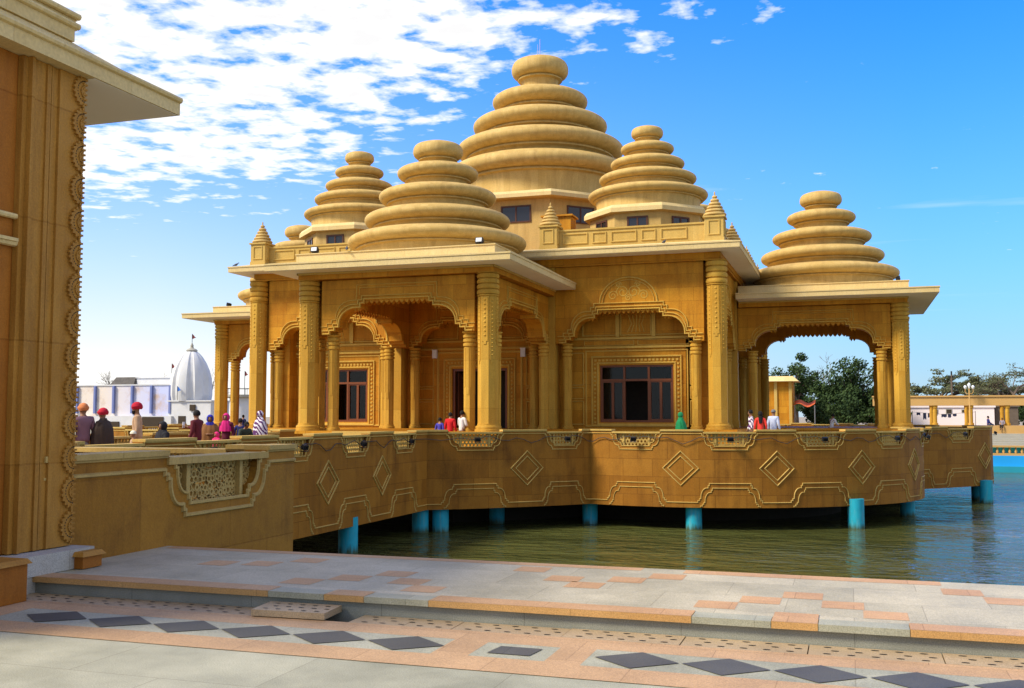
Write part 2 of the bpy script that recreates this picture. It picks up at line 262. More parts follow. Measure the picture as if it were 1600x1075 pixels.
# ------------------------------------------------------------------ mesh helpers
class MB:
    def __init__(s): s.v = []; s.f = []; s.uv = {}
    def vert(s, p): s.v.append(tuple(p)); return len(s.v)-1
    def face(s, ids, uv=None):
        s.f.append(tuple(ids))
        if uv: s.uv[len(s.f)-1] = uv
    def poly(s, pts, uv=None): s.face([s.vert(p) for p in pts], uv)
    def hexa(s, p):      # 8 points: bottom 4 ccw, top 4 ccw
        b = len(s.v); s.v += [tuple(q) for q in p]
        for f in ((0, 3, 2, 1), (4, 5, 6, 7), (0, 1, 5, 4), (1, 2, 6, 5), (2, 3, 7, 6), (3, 0, 4, 7)): s.f.append(tuple(b+i for i in f))
    def box(s, x0, x1, y0, y1, z0, z1, T=None):
        p = [(x0, y0, z0), (x1, y0, z0), (x1, y1, z0), (x0, y1, z0), (x0, y0, z1), (x1, y0, z1), (x1, y1, z1), (x0, y1, z1)]
        s.hexa([T(*q) for q in p] if T else p)
    def lathe(s, prof, n, c=(0, 0), rot=0.0, cap=True, sx=1, sy=1, T=None):
        rings = []
        for r, z in prof:
            ring = []
            for i in range(n):
                a = rot+2*PI*i/n
                p = (c[0]+r*math.cos(a)*sx, c[1]+r*math.sin(a)*sy, z)
                ring.append(s.vert(T(*p) if T else p))
            rings.append(ring)
        for a, b in zip(rings, rings[1:]):
            for i in range(n): s.face((a[i], a[(i+1) % n], b[(i+1) % n], b[i]))
        if cap: s.face(rings[0][::-1]); s.face(rings[-1])
    def tube(s, pts, r, n=6, r1=None):
        pts = [Vector(p) for p in pts]; rings = []; m = len(pts)
        for i, p in enumerate(pts):
            d = (pts[min(i+1, m-1)]-pts[max(i-1, 0)]).normalized()
            a = d.orthogonal().normalized() if abs(d.z) > 0.95 else d.cross(Vector((0, 0, 1))).normalized()
            b = d.cross(a); rr = r if r1 is None else r+(r1-r)*i/(m-1)
            rings.append([s.vert(p+a*math.cos(2*PI*k/n)*rr+b*math.sin(2*PI*k/n)*rr) for k in range(n)])
        for a, b in zip(rings, rings[1:]):
            for i in range(n): s.face((a[i], a[(i+1) % n], b[(i+1) % n], b[i]))
        s.face(rings[0][::-1]); s.face(rings[-1])
    def build(s, name, mat, parent=None, smooth=35, origin=None, kind=None):
        if not s.v: return None
        if origin is None:
            xs = [p[0] for p in s.v]; ys = [p[1] for p in s.v]; zs = [p[2] for p in s.v]
            origin = ((min(xs)+max(xs))/2, (min(ys)+max(ys))/2, min(zs))
        o3 = Vector(origin)
        me = bpy.data.meshes.new(name); me.from_pydata([Vector(p)-o3 for p in s.v], [], s.f)
        if s.uv:
            ul = me.uv_layers.new(name='UVMap')
            for fi, uvs in s.uv.items():
                pl = me.polygons[fi]
                for k, li in enumerate(pl.loop_indices): ul.data[li].uv = uvs[k]
        bm = bmesh.new(); bm.from_mesh(me); bmesh.ops.recalc_face_normals(bm, faces=bm.faces); bm.to_mesh(me); bm.free()
        if smooth:
            for p in me.polygons: p.use_smooth = True
            me.set_sharp_from_angle(angle=math.radians(smooth))
        me.materials.append(mat); me.update()
        o = bpy.data.objects.new(name, me); COL.objects.link(o)
        wp = Vector((0, 0, 0)); q = parent
        while q is not None: wp += q.location; q = q.parent
        o.location = o3-wp
        if parent is not None: o.parent = parent
        if kind: o['kind'] = kind
        return o
def thing(name, label, cat, loc=(0, 0, 0), group=None):
    o = bpy.data.objects.new(name, None); COL.objects.link(o); o.location = loc; o.empty_display_size = 0.3
    o['label'] = label; o['category'] = cat
    if group: o['group'] = group
    return o
def tag(o, label, cat, group=None):
    o['label'] = label; o['category'] = cat
    if group: o['group'] = group
    return o

class Surf:
    """wall surface laid along a plan path: (u along, z up, d outward to the right of the path)"""
    def __init__(s, pts):
        s.p = [Vector(q) for q in pts]; s.c = [0.0]
        for a, b in zip(s.p, s.p[1:]): s.c.append(s.c[-1]+(b-a).length)
        s.L = s.c[-1]; s.k = 0
        s.vn = []
        n = len(s.p)
        for i in range(n):
            d1 = (s.p[i]-s.p[i-1]).normalized() if i else None; d2 = (s.p[i+1]-s.p[i]).normalized() if i < n-1 else None
            if d1 is None: d1 = d2
            if d2 is None: d2 = d1
            n1 = Vector((d1.y, -d1.x)); n2 = Vector((d2.y, -d2.x)); nn = (n1+n2); 
            nn = nn.normalized() if nn.length > 1e-6 else n1
            s.vn.append(nn/max(0.5, nn.dot(n1)))
    def __call__(s, u, z, d=0.0):
        import bisect
        i = min(max(bisect.bisect_right(s.c, u)-1, 0), len(s.p)-2)
        t = (u-s.c[i])/(s.c[i+1]-s.c[i])
        p = s.p[i].lerp(s.p[i+1], t); n = s.vn[i].lerp(s.vn[i+1], min(max(t, 0), 1))
        return (p.x+n.x*d, p.y+n.y*d, z)
    def breaks(s, u0, u1): return [c for c in s.c if u0+1e-4 < c < u1-1e-4]

def prof(W, H, f=0.43):
    """stepped multifoil arch, half outline from the middle of the flat top out to the springing: (u, drop)"""
    g = 1-f
    pts = [(0, 0), (f, 0), (f, .12), (f+.09*g, .12), (f+.09*g, .24), (f+.20*g, .24)]
    x0, x1, y0, y1 = f+.20*g, f+.62*g, .24, .74
    for i in range(1, 7):
        a = PI/2*(1-i/6); pts.append((x0+(x1-x0)*math.cos(a), y1-(y1-y0)*math.sin(a)))
    pts += [(f+.62*g, .80), (f+.72*g, .80), (f+.72*g, .90), (f+.84*g, .90), (f+.84*g, 1.0), (1, 1.0)]
    return [(u*W, v*H) for u, v in pts]
def full(half, uc, zt, sgn):       # mirrored outline, left to right; sgn -1: drops, +1: rises
    l = [(uc-u, zt+sgn*v) for u, v in half][::-1]; r = [(uc+u, zt+sgn*v) for u, v in half[1:]]
    return l+r
def field(mb, S, cols, t, d0=0.0, step=0.45):
    """wall made of columns (u, zbottom, ztop); equal u gives a vertical step"""
    cols = list(cols); out = []
    for a, b in zip(cols, cols[1:]):
        out.append(a)
        if b[0]-a[0] > 1e-5:
            us = set(S.breaks(a[0], b[0])); n = int((b[0]-a[0])/step)
            if len(S.p) > 2:
                for i in range(1, n+1): us.add(a[0]+(b[0]-a[0])*i/(n+1))
            for u in sorted(us):
                k = (u-a[0])/(b[0]-a[0]); out.append((u, a[1]+(b[1]-a[1])*k, a[2]+(b[2]-a[2])*k))
    out.append(cols[-1]); cols = out
    for (u0, b0, t0), (u1, b1, t1) in zip(cols, cols[1:]):
        if u1-u0 > 1e-5:
            uv = [(u0, b0), (u1, b1), (u1, t1), (u0, t0)]
            for d in (d0, d0-t): mb.poly([S(u, z, d) for u, z in uv], uv)
            mb.poly([S(u0, t0, d0), S(u1, t1, d0), S(u1, t1, d0-t), S(u0, t0, d0-t)], [(u0, t0), (u1, t1), (u1, t1+.05), (u0, t0+.05)])
            mb.poly([S(u0, b0, d0), S(u1, b1, d0), S(u1, b1, d0-t), S(u0, b0, d0-t)], [(u0, b0), (u1, b1), (u1, b1+.05), (u0, b0+.05)])
        else:
            for za, zb in ((b0, b1), (t0, t1)):
                if abs(za-zb) > 1e-5: mb.poly([S(u0, za, d0), S(u0, zb, d0), S(u0, zb, d0-t), S(u0, za, d0-t)], [(u0, za), (u0, zb), (u0+.05, zb), (u0+.05, za)])
    for c in (cols[0], cols[-1]): mb.poly([S(c[0], c[1], d0), S(c[0], c[2], d0), S(c[0], c[2], d0-t), S(c[0], c[1], d0-t)], [(c[0], c[1]), (c[0], c[2]), (c[0]+.1, c[2]), (c[0]+.1, c[1])])
def mould(mb, S, pts, w, d0, d1, closed=False, step=0.5):
    """raised moulding following a polyline on a surface, mitred"""
    P = [Vector(p) for p in pts]
    Q = [P[0]]
    for p in P[1:]:
        if (p-Q[-1]).length > 1e-5: Q.append(p)
    if closed and (Q[0]-Q[-1]).length < 1e-5: Q.pop()
    P = []; n = len(Q); curved = len(S.p) > 2
    for i in range(n if closed else n-1):
        a, b = Q[i], Q[(i+1) % n]; P.append(a); k = int(abs(b.x-a.x)/step) if curved else 0
        for j in range(1, k+1): P.append(a.lerp(b, j/(k+1)))
    if not closed: P.append(Q[-1])
    n = len(P); rows = []
    for i in range(n):
        dp = (P[i]-P[i-1]) if (i or closed) else None; dn = (P[(i+1) % n]-P[i]) if (i < n-1 or closed) else None
        if dp is None: dp = dn
        if dn is None: dn = dp
        dp = dp.normalized(); dn = dn.normalized()
        n1 = Vector((-dp.y, dp.x)); n2 = Vector((-dn.y, dn.x)); m = n1+n2
        m = m.normalized() if m.length > 1e-6 else n1
        m = m/max(0.6, m.dot(n1))*w/2
        a = P[i]+m; b = P[i]-m
        a2 = P[i]+m*0.45; b2 = P[i]-m*0.45
        rows.append([mb.vert(S(a.x, a.y, d0)), mb.vert(S(a2.x, a2.y, d1)), mb.vert(S(b2.x, b2.y, d1)), mb.vert(S(b.x, b.y, d0))])
    for i in range(n if closed else n-1):
        a, b = rows[i], rows[(i+1) % n]
        for k in range(3): mb.face((a[k], a[k+1], b[k+1], b[k]))
    if not closed: mb.face(rows[0]); mb.face(rows[-1][::-1])
def band(mb, S, u0, u1, z0, z1, d0, d1, step=0.5):
    n = max(1, int((u1-u0)/step)) if len(S.p) > 2 else 1
    us = sorted(set([u0+(u1-u0)*i/n for i in range(n+1)]+S.breaks(u0, u1)))
    for a, b in zip(us, us[1:]): mb.hexa([S(a, z0, d1), S(b, z0, d1), S(b, z0, d0), S(a, z0, d0), S(a, z1, d1), S(b, z1, d1), S(b, z1, d0), S(a, z1, d0)])
def bar(mb, S, p, q, w, d0, d1):
    p = Vector(p); q = Vector(q); n = (q-p).normalized(); n = Vector((-n.y, n.x))*w/2
    c = [p-n, q-n, q+n, p+n]
    mb.hexa([S(a.x, a.y, d0) for a in c]+[S(a.x, a.y, d1) for a in c])
def inside_u(half, u, extra=0.0):   # depth of the U opening at |u|
    z = 0
    W_ = half[-1][0]
    if u > W_: return None
    for (a, va), (b, vb) in zip(half, half[1:]):
        if a <= u <= b and b > a: z = va+(vb-va)*(u-a)/(b-a); 
    return z
def lattice(mb, S, uc, zt, W, H, half, d0, d1, pitch=0.135, kind=0):
    """pierced stone screen: a ring of stone round every hole"""
    Hh = lambda u: H-(inside_u(half, min(abs(u), W-1e-3)) or 0)    # depth of opening below zt at u
    rowh = pitch*0.866 if kind == 0 else pitch
    nz = int(H/rowh)+1; nu = int(2*W/pitch)+2; k = 6 if kind == 0 else 4
    for j in range(nz):
        for i in range(nu):
            u = -W+pitch*(i+(0.5 if (j % 2 and kind == 0) else 0)); z = zt-rowh*(j+0.5)
            if kind == 2: u += pitch*random.uniform(-.22, .22)+(pitch*.5 if j % 2 else 0); z += pitch*random.uniform(-.22, .22)
            if abs(u) > W: continue
            if zt-z > Hh(u)+pitch*0.5: continue
            ro = pitch*0.60 if kind == 0 else pitch*0.72; ri = pitch*0.36 if kind == 0 else pitch*0.40
            rot = PI/6 if kind == 0 else PI/4
            if kind == 2: ri = pitch*(0.20+0.26*random.random()); ro = pitch*0.62; k = random.choice((4, 5, 6, 8)); rot = random.random()*PI
            O = [(uc+u+ro*math.cos(rot+2*PI*q/k), z+ro*math.sin(rot+2*PI*q/k)) for q in range(k)]
            I = [(uc+u+ri*math.cos(rot+2*PI*q/k), z+ri*math.sin(rot+2*PI*q/k)) for q in range(k)]
            e = 0.002*((i+j) % 3)
            of = [mb.vert(S(a, b, d1+e)) for a, b in O]; inf = [mb.vert(S(a, b, d1+e)) for a, b in I]
            ob = [mb.vert(S(a, b, d0-e)) for a, b in O]; inb = [mb.vert(S(a, b, d0-e)) for a, b in I]
            for q in range(k):
                r = (q+1) % k
                mb.face((of[q], of[r], inf[r], inf[q])); mb.face((ob[q], inb[q], inb[r], ob[r])); mb.face((inf[q], inf[r], inb[r], inb[q]))

# ================================================================== the setting
CX, CY = -17.35, 58.2            # centre of the temple
DZ = 0.15                        # deck level
def sheet(name, rects, z, mat, kind='structure'):
    m = MB()
    for x0, x1, y0, y1 in rects: m.poly([(x0, y0, z), (x1, y0, z), (x1, y1, z), (x0, y1, z)])
    return m.build(name, mat, kind=kind, smooth=0)
sheet('ground', [(-900, 900, 93, 1500), (-900, -130, -300, 93), (130, 900, -300, 93), (-130, -40, -300, 9), (40, 130, -300, 9)], 0.05, plain('dusty_ground', (0.30, 0.25, 0.18), 0.95, var=0.15, scale=0.05))
m = MB(); m.box(-130, 130, 9.0, 92, -4.0, -3.9); m.build('tank_floor', plain('tank_floor_mud', (0.05, 0.05, 0.02), 0.9), kind='structure')
sheet('water', [(-130, 130, 9.2, 84.6)], -2.6, M_WATER)
# lower plaza with the drain channel and its inlay bands
sheet('plaza', [(-40, 40, -60, 7.272)], 0.0, G_PLAZA)
sheet('plaza_inlay_band', [(-6.50, -2.72, 6.50, 6.975), (-2.46, -1.93, 6.53, 6.95), (-1.68, 14, 6.50, 6.975)], 0.004, G_PLAZA)
sheet('plaza_border_stone', [(-9, 14, 6.975, 7.272), (-9, 14, 6.17, 6.50), (-2.72, -2.46, 6.50, 6.975), (-1.93, -1.68, 6.50, 6.975), (-2.46, -1.93, 6.95, 6.975), (-2.46, -1.93, 6.50, 6.53), (-9, -6.50, 6.5, 6.975)], 0.0045, G_PEACH)
m = MB()
for k in range(6):
    c = -6.03+.605*k; m.poly([(c-.295, 6.735, .009), (c, 6.51, .009), (c+.295, 6.735, .009), (c, 6.96, .009)])
for k in range(22):
    c = -1.36+.575*k; m.poly([(c-.28, 6.74, .009), (c, 6.51, .009), (c+.28, 6.74, .009), (c, 6.968, .009)])
m.poly([(-2.36, 6.63, .009), (-2.06, 6.63, .009), (-2.03, 6.85, .009), (-2.33, 6.85, .009)])
m.build('plaza_diamond_inlay', G_DARK, kind='structure', smooth=0)
m = MB(); m.box(-40, 40, 7.27, 7.62, -0.5, -0.35); m.box(-40, 40, 7.24, 7.271, -0.4, -0.002); m.build('drain_channel', M_DARK, kind='structure')
m = MB(); hol = MB()
x = -8.9; rr = random.Random(3)
while x < 9:
    w = 0.86
    if abs(x+w/2+4.2) > 0.62:
        z = rr.uniform(0.0, 0.005); m.box(x, x+w-0.008, 7.278, 7.592, -0.06, z)
        for i in range(5):
            for j in range(3):
                hx = x+0.12+i*0.155+(0.05 if j % 2 else 0); hy = 7.335+j*0.10
                P = [(hx+0.028*math.cos(a), hy+0.011*math.sin(a), z+0.003) for a in [q*PI/4 for q in range(8)]]
                hol.poly(P)
    x += w
m.box(-3.56, -3.28, 7.278, 7.592, -0.06, 0.002); m.box(-4.93, -4.60, 7.278, 7.592, -0.06, 0.002)
m.build('drain_paving', G_DRAIN, kind='structure', smooth=0); hol.build('painted_drain_holes', M_BLACK, kind='structure', smooth=0)  # flat black ovals paint in the darkness of the holes
t = thing('drain_cover', 'perforated stone drain cover lifted out and lying beside its open hole', 'drain cover', (-4.25, 7.44, 0.01))
m = MB(); m.hexa([(-4.57, 7.235, .012), (-3.93, 7.26, .012), (-3.94, 7.57, .02), (-4.58, 7.55, .02), (-4.57, 7.235, .062), (-3.93, 7.26, .062), (-3.94, 7.57, .072), (-4.58, 7.55, .072)]); m.build('slab', G_DRAIN, t)
m = MB()
for i in range(5):
    for j in range(3):
        hx = -4.48+i*.115+(.04 if j % 2 else 0); hy = 7.30+j*.095; m.poly([(hx+.026*math.cos(a), hy+.011*math.sin(a), .0655+(hy-7.24)*.025) for a in [q*PI/4 for q in range(8)]])
m.build('painted_drain_holes', M_BLACK, t)  # dark of the cover's holes, painted on as flat ovals
# quay: one step up, down to the water behind
m = MB(); m.box(-40, 40, 7.60, 9.80, -3.9, 0.10); m.build('quay', G_RISER, kind='structure')
m = MB(); m.box(-40, 40, 7.76, 9.84, 0.102, 0.146); m.build('quay_paving', G_QUAY, kind='structure')
lip = [(-9, -4.62, 1), (-4.62, -4.10, 0), (-4.10, -3.74, 1), (-3.74, -3.18, 0), (-3.18, -1.12, 2), (-1.12, -.56, 0), (-.56, -.24, 3), (-.24, .36, 0), (.36, 3.4, 1), (3.4, 4.0, 0), (4, 9, 1)]
edge_g = MB(); edge_p = MB(); edge_o = MB()
for a, b, c in lip:
    (edge_g, edge_p, edge_p, edge_o)[c].box(a+.002, b-.002, 7.56, 7.756, 0.104, 0.152)
edge_g.build('quay_edge_granite', G_PLAZA, kind='structure'); edge_p.build('quay_edge_peach', G_GOLD, kind='structure'); edge_o.build('quay_edge_ochre', G_GOLD, kind='structure')
m = MB()
for a, b, c in lip:
    if c: m.poly([(a+.004, 7.57, .1535), (b-.004, 7.57, .1535), (b-.004, 7.80 if c < 3 else 7.93, .1535), (a+.004, 7.80 if c < 3 else 7.93, .1535)])
tiles = [(-1.01, 8.12), (-.70, 8.43), (-.39, 8.74), (-.08, 8.40), (.22, 8.07), (.85, 9.31), (1.14, 8.97), (1.45, 8.65), (-2.46, 8.98), (-1.91, 9.09), (-1.6, 9.38), (-2.2, 8.70), (-4.0, 8.77), (-4.3, 8.42), (-4.62, 8.12), (-3.71, 8.40), (-3.44, 8.08), (-5.97, 8.86), (-5.54, 8.96), (-2.89, 9.43), (-5.2, 9.3), (1.75, 8.3), (2.05, 8.65), (2.6, 9.0)]
for x, y in tiles: m.poly([(x-.155, y-.155, .1475), (x+.155, y-.155, .1475), (x+.155, y+.155, .1475), (x-.155, y+.155, .1475)])
m.poly([(-7.2, 9.66, .1475), (-1.9, 9.66, .1475), (-1.9, 9.835, .1475), (-7.2, 9.835, .1475)]); m.poly([(-1.5, 9.62, .1475), (.72, 9.62, .1475), (.72, 9.835, .1475), (-1.5, 9.835, .1475)])
m.build('quay_inlay_tiles', G_WORN, kind='structure', smooth=0)
sheet('entrance_floor', [(-40, -7.4, 9.9, 12.45), (-40, -8.2, 7.7, 9.9)], 0.152, G_QUAY)

# ================================================================== near building on the left
def near_building():
    X = -7.25; YE = 8.25
    t = thing('gate_building', 'tall honey sandstone gate building corner with carved half rosettes at the far left', 'building', (X-2, 4, 0))
    m = MB(); m.box(-13, X-0.10, 4.8, 7.50, 0.345, 4.985); m.build('recessed_wall', S_RED, t)
    m = MB(); m.box(-13, X, 7.93, YE, 0.345, 4.985); m.build('corner_pilaster', S_BLDG, t)
    m = MB(); m.box(-8, X-0.025, 7.60, 7.928, 0.345, 4.985); m.build('wide_pilaster', S_BLDG, t)
    m = MB(); m.box(-8, X+0.012, 7.56, 7.598, 0.345, 4.984); m.box(-8, X-0.04, 7.502, 7.558, 0.345, 4.983)
    m.box(X-.024, X-.005, 7.77, 7.82, .345, 4.982); m.box(X-.024, X-.012, 7.835, 7.855, .345, 4.982)
    m.build('pilaster_moulding', S_BLDG, t)
    m = MB()
    for z, h in ((3.45, .055), (3.20, .07)):
        m.tube([(X-.07, 4.9, z), (X-.07, 7.50, z)], h*.5, 8)
    m.box(X-.1, X-.02, 4.9, 7.49, 3.21, 3.24); m.build('horizontal_moulding', S_EAVE, t)
    col = MB(); col.lathe([(.10, .35), (.10, 2.55), (.115, 2.6)], 16, (X-.06, 6.95)); o = col.build('engaged_column', S_BLDG, t)
    cap = MB(); rings = [(.10, 2.601)]
    for k in range(4):
        z = 2.62+k*.13; rings += [(.105, z), (.15, z+.02), (.155, z+.05), (.105, z+.07)]
    rings += [(.12, 3.10), (.17, 3.165)]; cap.lathe(rings, 16, (X-.06, 6.95)); cap.build('capital', plain('dark_turned_stone', (.10, .06, .035), .5, var=.5, scale=6), o)
    # eave: flush along the front, deep past the corner
    m = MB(); x1, y1 = X+.13, YE+1.38
    m.box(-13, x1, 3.6, y1, 4.99, 5.14); m.build('eave', S_EAVE, t)
    m = MB(); m.hexa([(-13, 3.6, 5.142), (x1+.01, 3.6, 5.142), (x1+.01, y1+.01, 5.142), (-13, y1+.01, 5.142), (-13, 4.8, 5.30), (X, 4.8, 5.30), (X, YE-.15, 5.30), (-13, YE-.15, 5.30)]); m.build('eave_top', S_EAVE, t)
    m = MB(); m.tube([(x1+.005, 3.6, 5.16), (x1+.005, y1, 5.16)], .035, 8); m.tube([(x1, y1, 5.16), (-13, y1, 5.16)], .035, 8); m.build('eave_roll_moulding', S_EAVE, t)
    m = MB(); m.box(-13, x1-.02, YE+.02, y1-.02, 4.982, 4.988); m.build('soffit', M_SOFFIT, t)
    m = MB(); m.box(-13, X+.03, 4.8, YE-.18, 5.301, 5.50); m.build('roof_parapet', S_EAVE, t)
    m = MB()
    for z in (5.46, 5.56): m.tube([(X+.04, 4.8, z), (X+.04, YE-.14, z)], .033, 8); m.tube([(X, YE-.14, z), (-13, YE-.14, z)], .033, 8)
    m.box(-13, X+.02, 4.8, YE-.16, 5.501, 5.59); m.build('parapet_coping', S_EAVE, t)
    # carved half rosettes on the corner
    for k in range(14):
        zc = .53+k*.332
        m = MB()
        for face in (0, 1):
            def P(a, b, d): return (X+d, YE-a, b) if face == 0 else (X-a, YE+d, b)
            n = 16; R = .150
            for r0, r1, d in ((.112, .145, .024), (.062, .105, .018), (0.0, .055, .024)):
                for i in range(n):
                    a0 = PI*i/n-PI/2; a1 = PI*(i+1)/n-PI/2
                    q = []
                    for dd in (0, d):
                        for r, a in ((r0, a0), (r1, a0), (r1, a1), (r0, a1)):
                            q.append(P(max(0.0, r*math.cos(a)), zc+r*math.sin(a), dd))
                    m.hexa(q)
            for i in range(10):        # beads between the rings and a scalloped rim
                a = PI*(i+.5)/10-PI/2
                for r, s_ in ((.152, .012), (.058, .007)):
                    y_, z_ = r*math.cos(a), zc+r*math.sin(a)
                    q = []
                    for dd in (0, .03):
                        for e, f in ((-1, -1), (1, -1), (1, 1), (-1, 1)): q.append(P(max(0, y_+e*s_), z_+f*s_, dd))
                    m.hexa(q)
            for i in range(6):         # teeth along the arris
                z_ = zc-.125+i*.05
                m.hexa([P(-.022 if face == 0 else 0, z_-.009, -.0), P(.03, z_-.009, -.0), P(.03, z_+.009, -.0), P(-.022 if face == 0 else 0, z_+.009, -.0),
                        P(-.022 if face == 0 else 0, z_-.009, .030), P(.03, z_-.009, .030), P(.03, z_+.009, .030), P(-.022 if face == 0 else 0, z_+.009, .030)])
        m.build('rosette', S_BLDG, t, smooth=0)
        m = MB()
        for r, n in ((.108, 12), (.059, 7)):
            for i in range(n):
                a = PI*(i+.5)/n-PI/2
                for dd in (0,): m.box(X+.0185, X+.026, YE-r*math.cos(a)-.005, YE-r*math.cos(a)+.005, zc+r*math.sin(a)-.006, zc+r*math.sin(a)+.006)
        m.build('rosette_holes', M_DARK, t, smooth=0)
    m = MB(); m.box(-13, X+.22, 4.8, YE+.08, 0.152, 0.335); m.box(-13, X+.20, 4.8, 7.75, -.02, .151); m.build('base_ledge', granite('white_marble_ledge', (.36, .34, .29), (.50, .47, .41), tile=4), t)
near_building()
def pedestal(name, label, x0, x1, y0, y1, z0, z1):
    t = thing(name, label, 'pedestal', ((x0+x1)/2, (y0+y1)/2, z0))
    m = MB(); m.box(x0, x1, y0, y1, z0, z1-.045); m.build('block', S_RED, t)
    m = MB(); m.hexa([(x0-.03, y0-.03, z1-.043), (x1+.03, y0-.03, z1-.043), (x1+.03, y1+.03, z1-.043), (x0-.03, y1+.03, z1-.043), (x0, y0, z1), (x1, y0, z1), (x1, y1, z1), (x0, y1, z1)]); m.build('cap', S_BLDG, t)
pedestal('stone_pedestal', 'tall red stone pedestal standing on the lower plaza in the left corner', -7.45, -6.79, 6.87, 7.22, 0.006, .37)
pedestal('stone_pedestal', 'small red stone pedestal on the upper step beside the carved pilaster', -7.16, -6.93, 8.06, 8.32, .153, .31)

# ================================================================== parapets with pierced panels
def parapet_run(t, S, u0, u1, jalis, zb, mats, thick=.26, out=1.12, H=.52, W=.96, f=.6, jz=1.00, pier=1.10, low=.95, dec=True, dia=None, notch=(), lat=True, pitch=.14, kindf=lambda i: i % 2, fine=1.0, skiplow=False):
    """jalis: list of (u, half width scale)"""
    mw, mt = mats
    jalis = sorted(jalis); cols = [(u0, zb, pier-.06)]
    for uc, sc in jalis:
        w = W*sc; half = prof(w, H, f)
        cols.append((uc-w-.001, zb, pier-.06))
        cols += [(u, zb, z) for u, z in full(half, uc, jz-H, +1)]
        cols.append((uc+w+.001, zb, pier-.06))
    cols.append((u1, zb, pier-.06))
    m = MB(); field(m, S, cols, thick); m.build('parapet_wall', mw, t)
    # piers caps and panel copings
    e = [u0]+[v for uc, sc in jalis for v in (uc-W*sc-.04, uc+W*sc+.04)]+[u1]
    for a, b in zip(e[::2], e[1::2]):
        if b > a: m = MB(); band(m, S, a, b, pier-.0585, pier, .045, -thick-.045); band(m, S, a, b, pier-.085, pier-.0585, .02, -thick-.02); m.build('pier_coping', mt, t)
    for i, (uc, sc) in enumerate(jalis):
        w = W*sc
        m = MB(); band(m, S, uc-w-.038, uc+w+.038, jz-.05*fine, jz+.012, .035, -thick-.035)
        m.build('panel_coping', mt, t)
        m = MB(); half = prof(w, H, f)
        for s in (-1, 1):      # little posts that divide the screen
            up = uc+s*w*(f-.05); band(m, S, up-.035, up+.035, jz-H, jz-.05, -.06, -thick+.06)
        if lat: lattice(m, S, uc, jz-.05*fine, w, H-.05*fine, half, -thick/2-.02, -thick/2+.025, pitch, kindf(i))
        m.build('pierced_screen', mt, t, smooth=0)
        m = MB(); mould(m, S, full(half, uc, jz-H, +1), .035*fine, -.005, .022); m.build('screen_surround', mt, t)
    # long stepped moulding that dips round every panel
    pts = [(u0, low)]
    for uc, sc in jalis:
        h2 = prof(W*sc+.15, H-(jz-low)+.13, f)
        pts += full(h2, uc, low-h2[-1][1], +1)
    pts.append((u1, low))
    m = MB(); mould(m, S, pts, .038*fine, -.005, .03); m.build('upper_moulding', mt, t)
    if dec:
        bl = -1.58; m1 = MB(); pts = [(u0, bl)]
        for uc, sc in jalis:
            pts += full(prof(1.30*sc, .70, f), uc, bl+.70, -1)
        pts.append((u1, bl)); mould(m1, S, pts, .038, -.005, .028)
        for uc, sc in jalis: mould(m1, S, [(uc-1.12*sc, zb+.02)]+full(prof(1.12*sc, .66, f), uc, bl+.53, -1)+[(uc+1.12*sc, zb+.02)], .034, -.005, .028)
        m1.build('lower_moulding', mt, t)
        for uc in dia:
            m = MB(); k = .66
            mould(m, S, [(uc-k, -.33), (uc, .30), (uc+k, -.33), (uc, -.96)], .042, -.005, .03, closed=True, step=.2)
            k = .47; mould(m, S, [(uc-k, -.33), (uc, .11), (uc+k, -.33), (uc, -.77)], .04, -.005, .025, closed=True, step=.2)
            m.build('diamond_moulding', mt, t)
# near L-shaped parapet
t = thing('near_parapet', 'weathered brown parapet wall with one large pierced floral screen beside the quay', 'parapet', (-7.5, 11, .15))
S1 = Surf([(-7.3, 7.9), (-7.3, 12.57)])
parapet_run(t, S1, 0, 4.67, [(2.92, 1.0)], -3.0, (S_NEAR, S_NTRIM), thick=.30, out=1.17, H=.53, W=1.0, f=.6, jz=1.12, pier=1.215, low=1.0, dec=False, pitch=.085, kindf=lambda i: 2, fine=1.35)
t2 = thing('rear_parapet', 'low brown parapet wall running left behind the big pierced screen', 'parapet', (-11, 12.7, .15))
S2 = Surf([(-7.58, 12.575), (-14.2, 12.575)])
parapet_run(t2, S2, 0.0, 6.6, [(2.0, 1.0), (5.6, .9)], -3.0, (S_NEAR, S_NTRIM), thick=.28, H=.5, W=1.35, f=.7, jz=1.13, pier=1.205, low=1.0, dec=False, pitch=.12)
# footbridge
br = thing('footbridge', 'brown sandstone footbridge on turquoise piles with pierced parapet leading to the temple', 'footbridge', (-17.35, 23, -2.6))
SB = Surf([(-14.5, 12.60), (-14.5, 34.32)])
bj = [1.4, 5.1, 8.8, 12.43, 16.05, 19.7]
parapet_run(br, SB, 0, SB.L, [(u, .92) for u in bj], -1.77, (S_TERR, S_TRIM), dia=[3.25, 6.95, 10.6, 14.3, 17.95])
SL = Surf([(-20.2, 34.32), (-20.2, 12.60)])
parapet_run(br, SL, 0, SL.L, [(SL.L-u, .92) for u in bj], -1.77, (S_TERR, S_TRIM), dia=[], dec=False)
m = MB(); m.box(-19.9, -14.8, 12.5, 34.3, -1.3, .15); m.build('deck', S_TERR, br)
def pile(x, y, parent):
    m = MB(); m.lathe([(.30, -3.95), (.30, -2.62), (.305, -2.5), (.30, -2.4), (.30, -1.5)], 28, (x, y)); m.build('pile', M_PILE, parent)
for x, y in ((-14.75, 28.7), (-14.86, 34.55), (-14.75, 23.6), (-14.75, 18.4), (-19.9, 28.7), (-19.9, 23.6), (-19.9, 33.3)): pile(x, y, br)

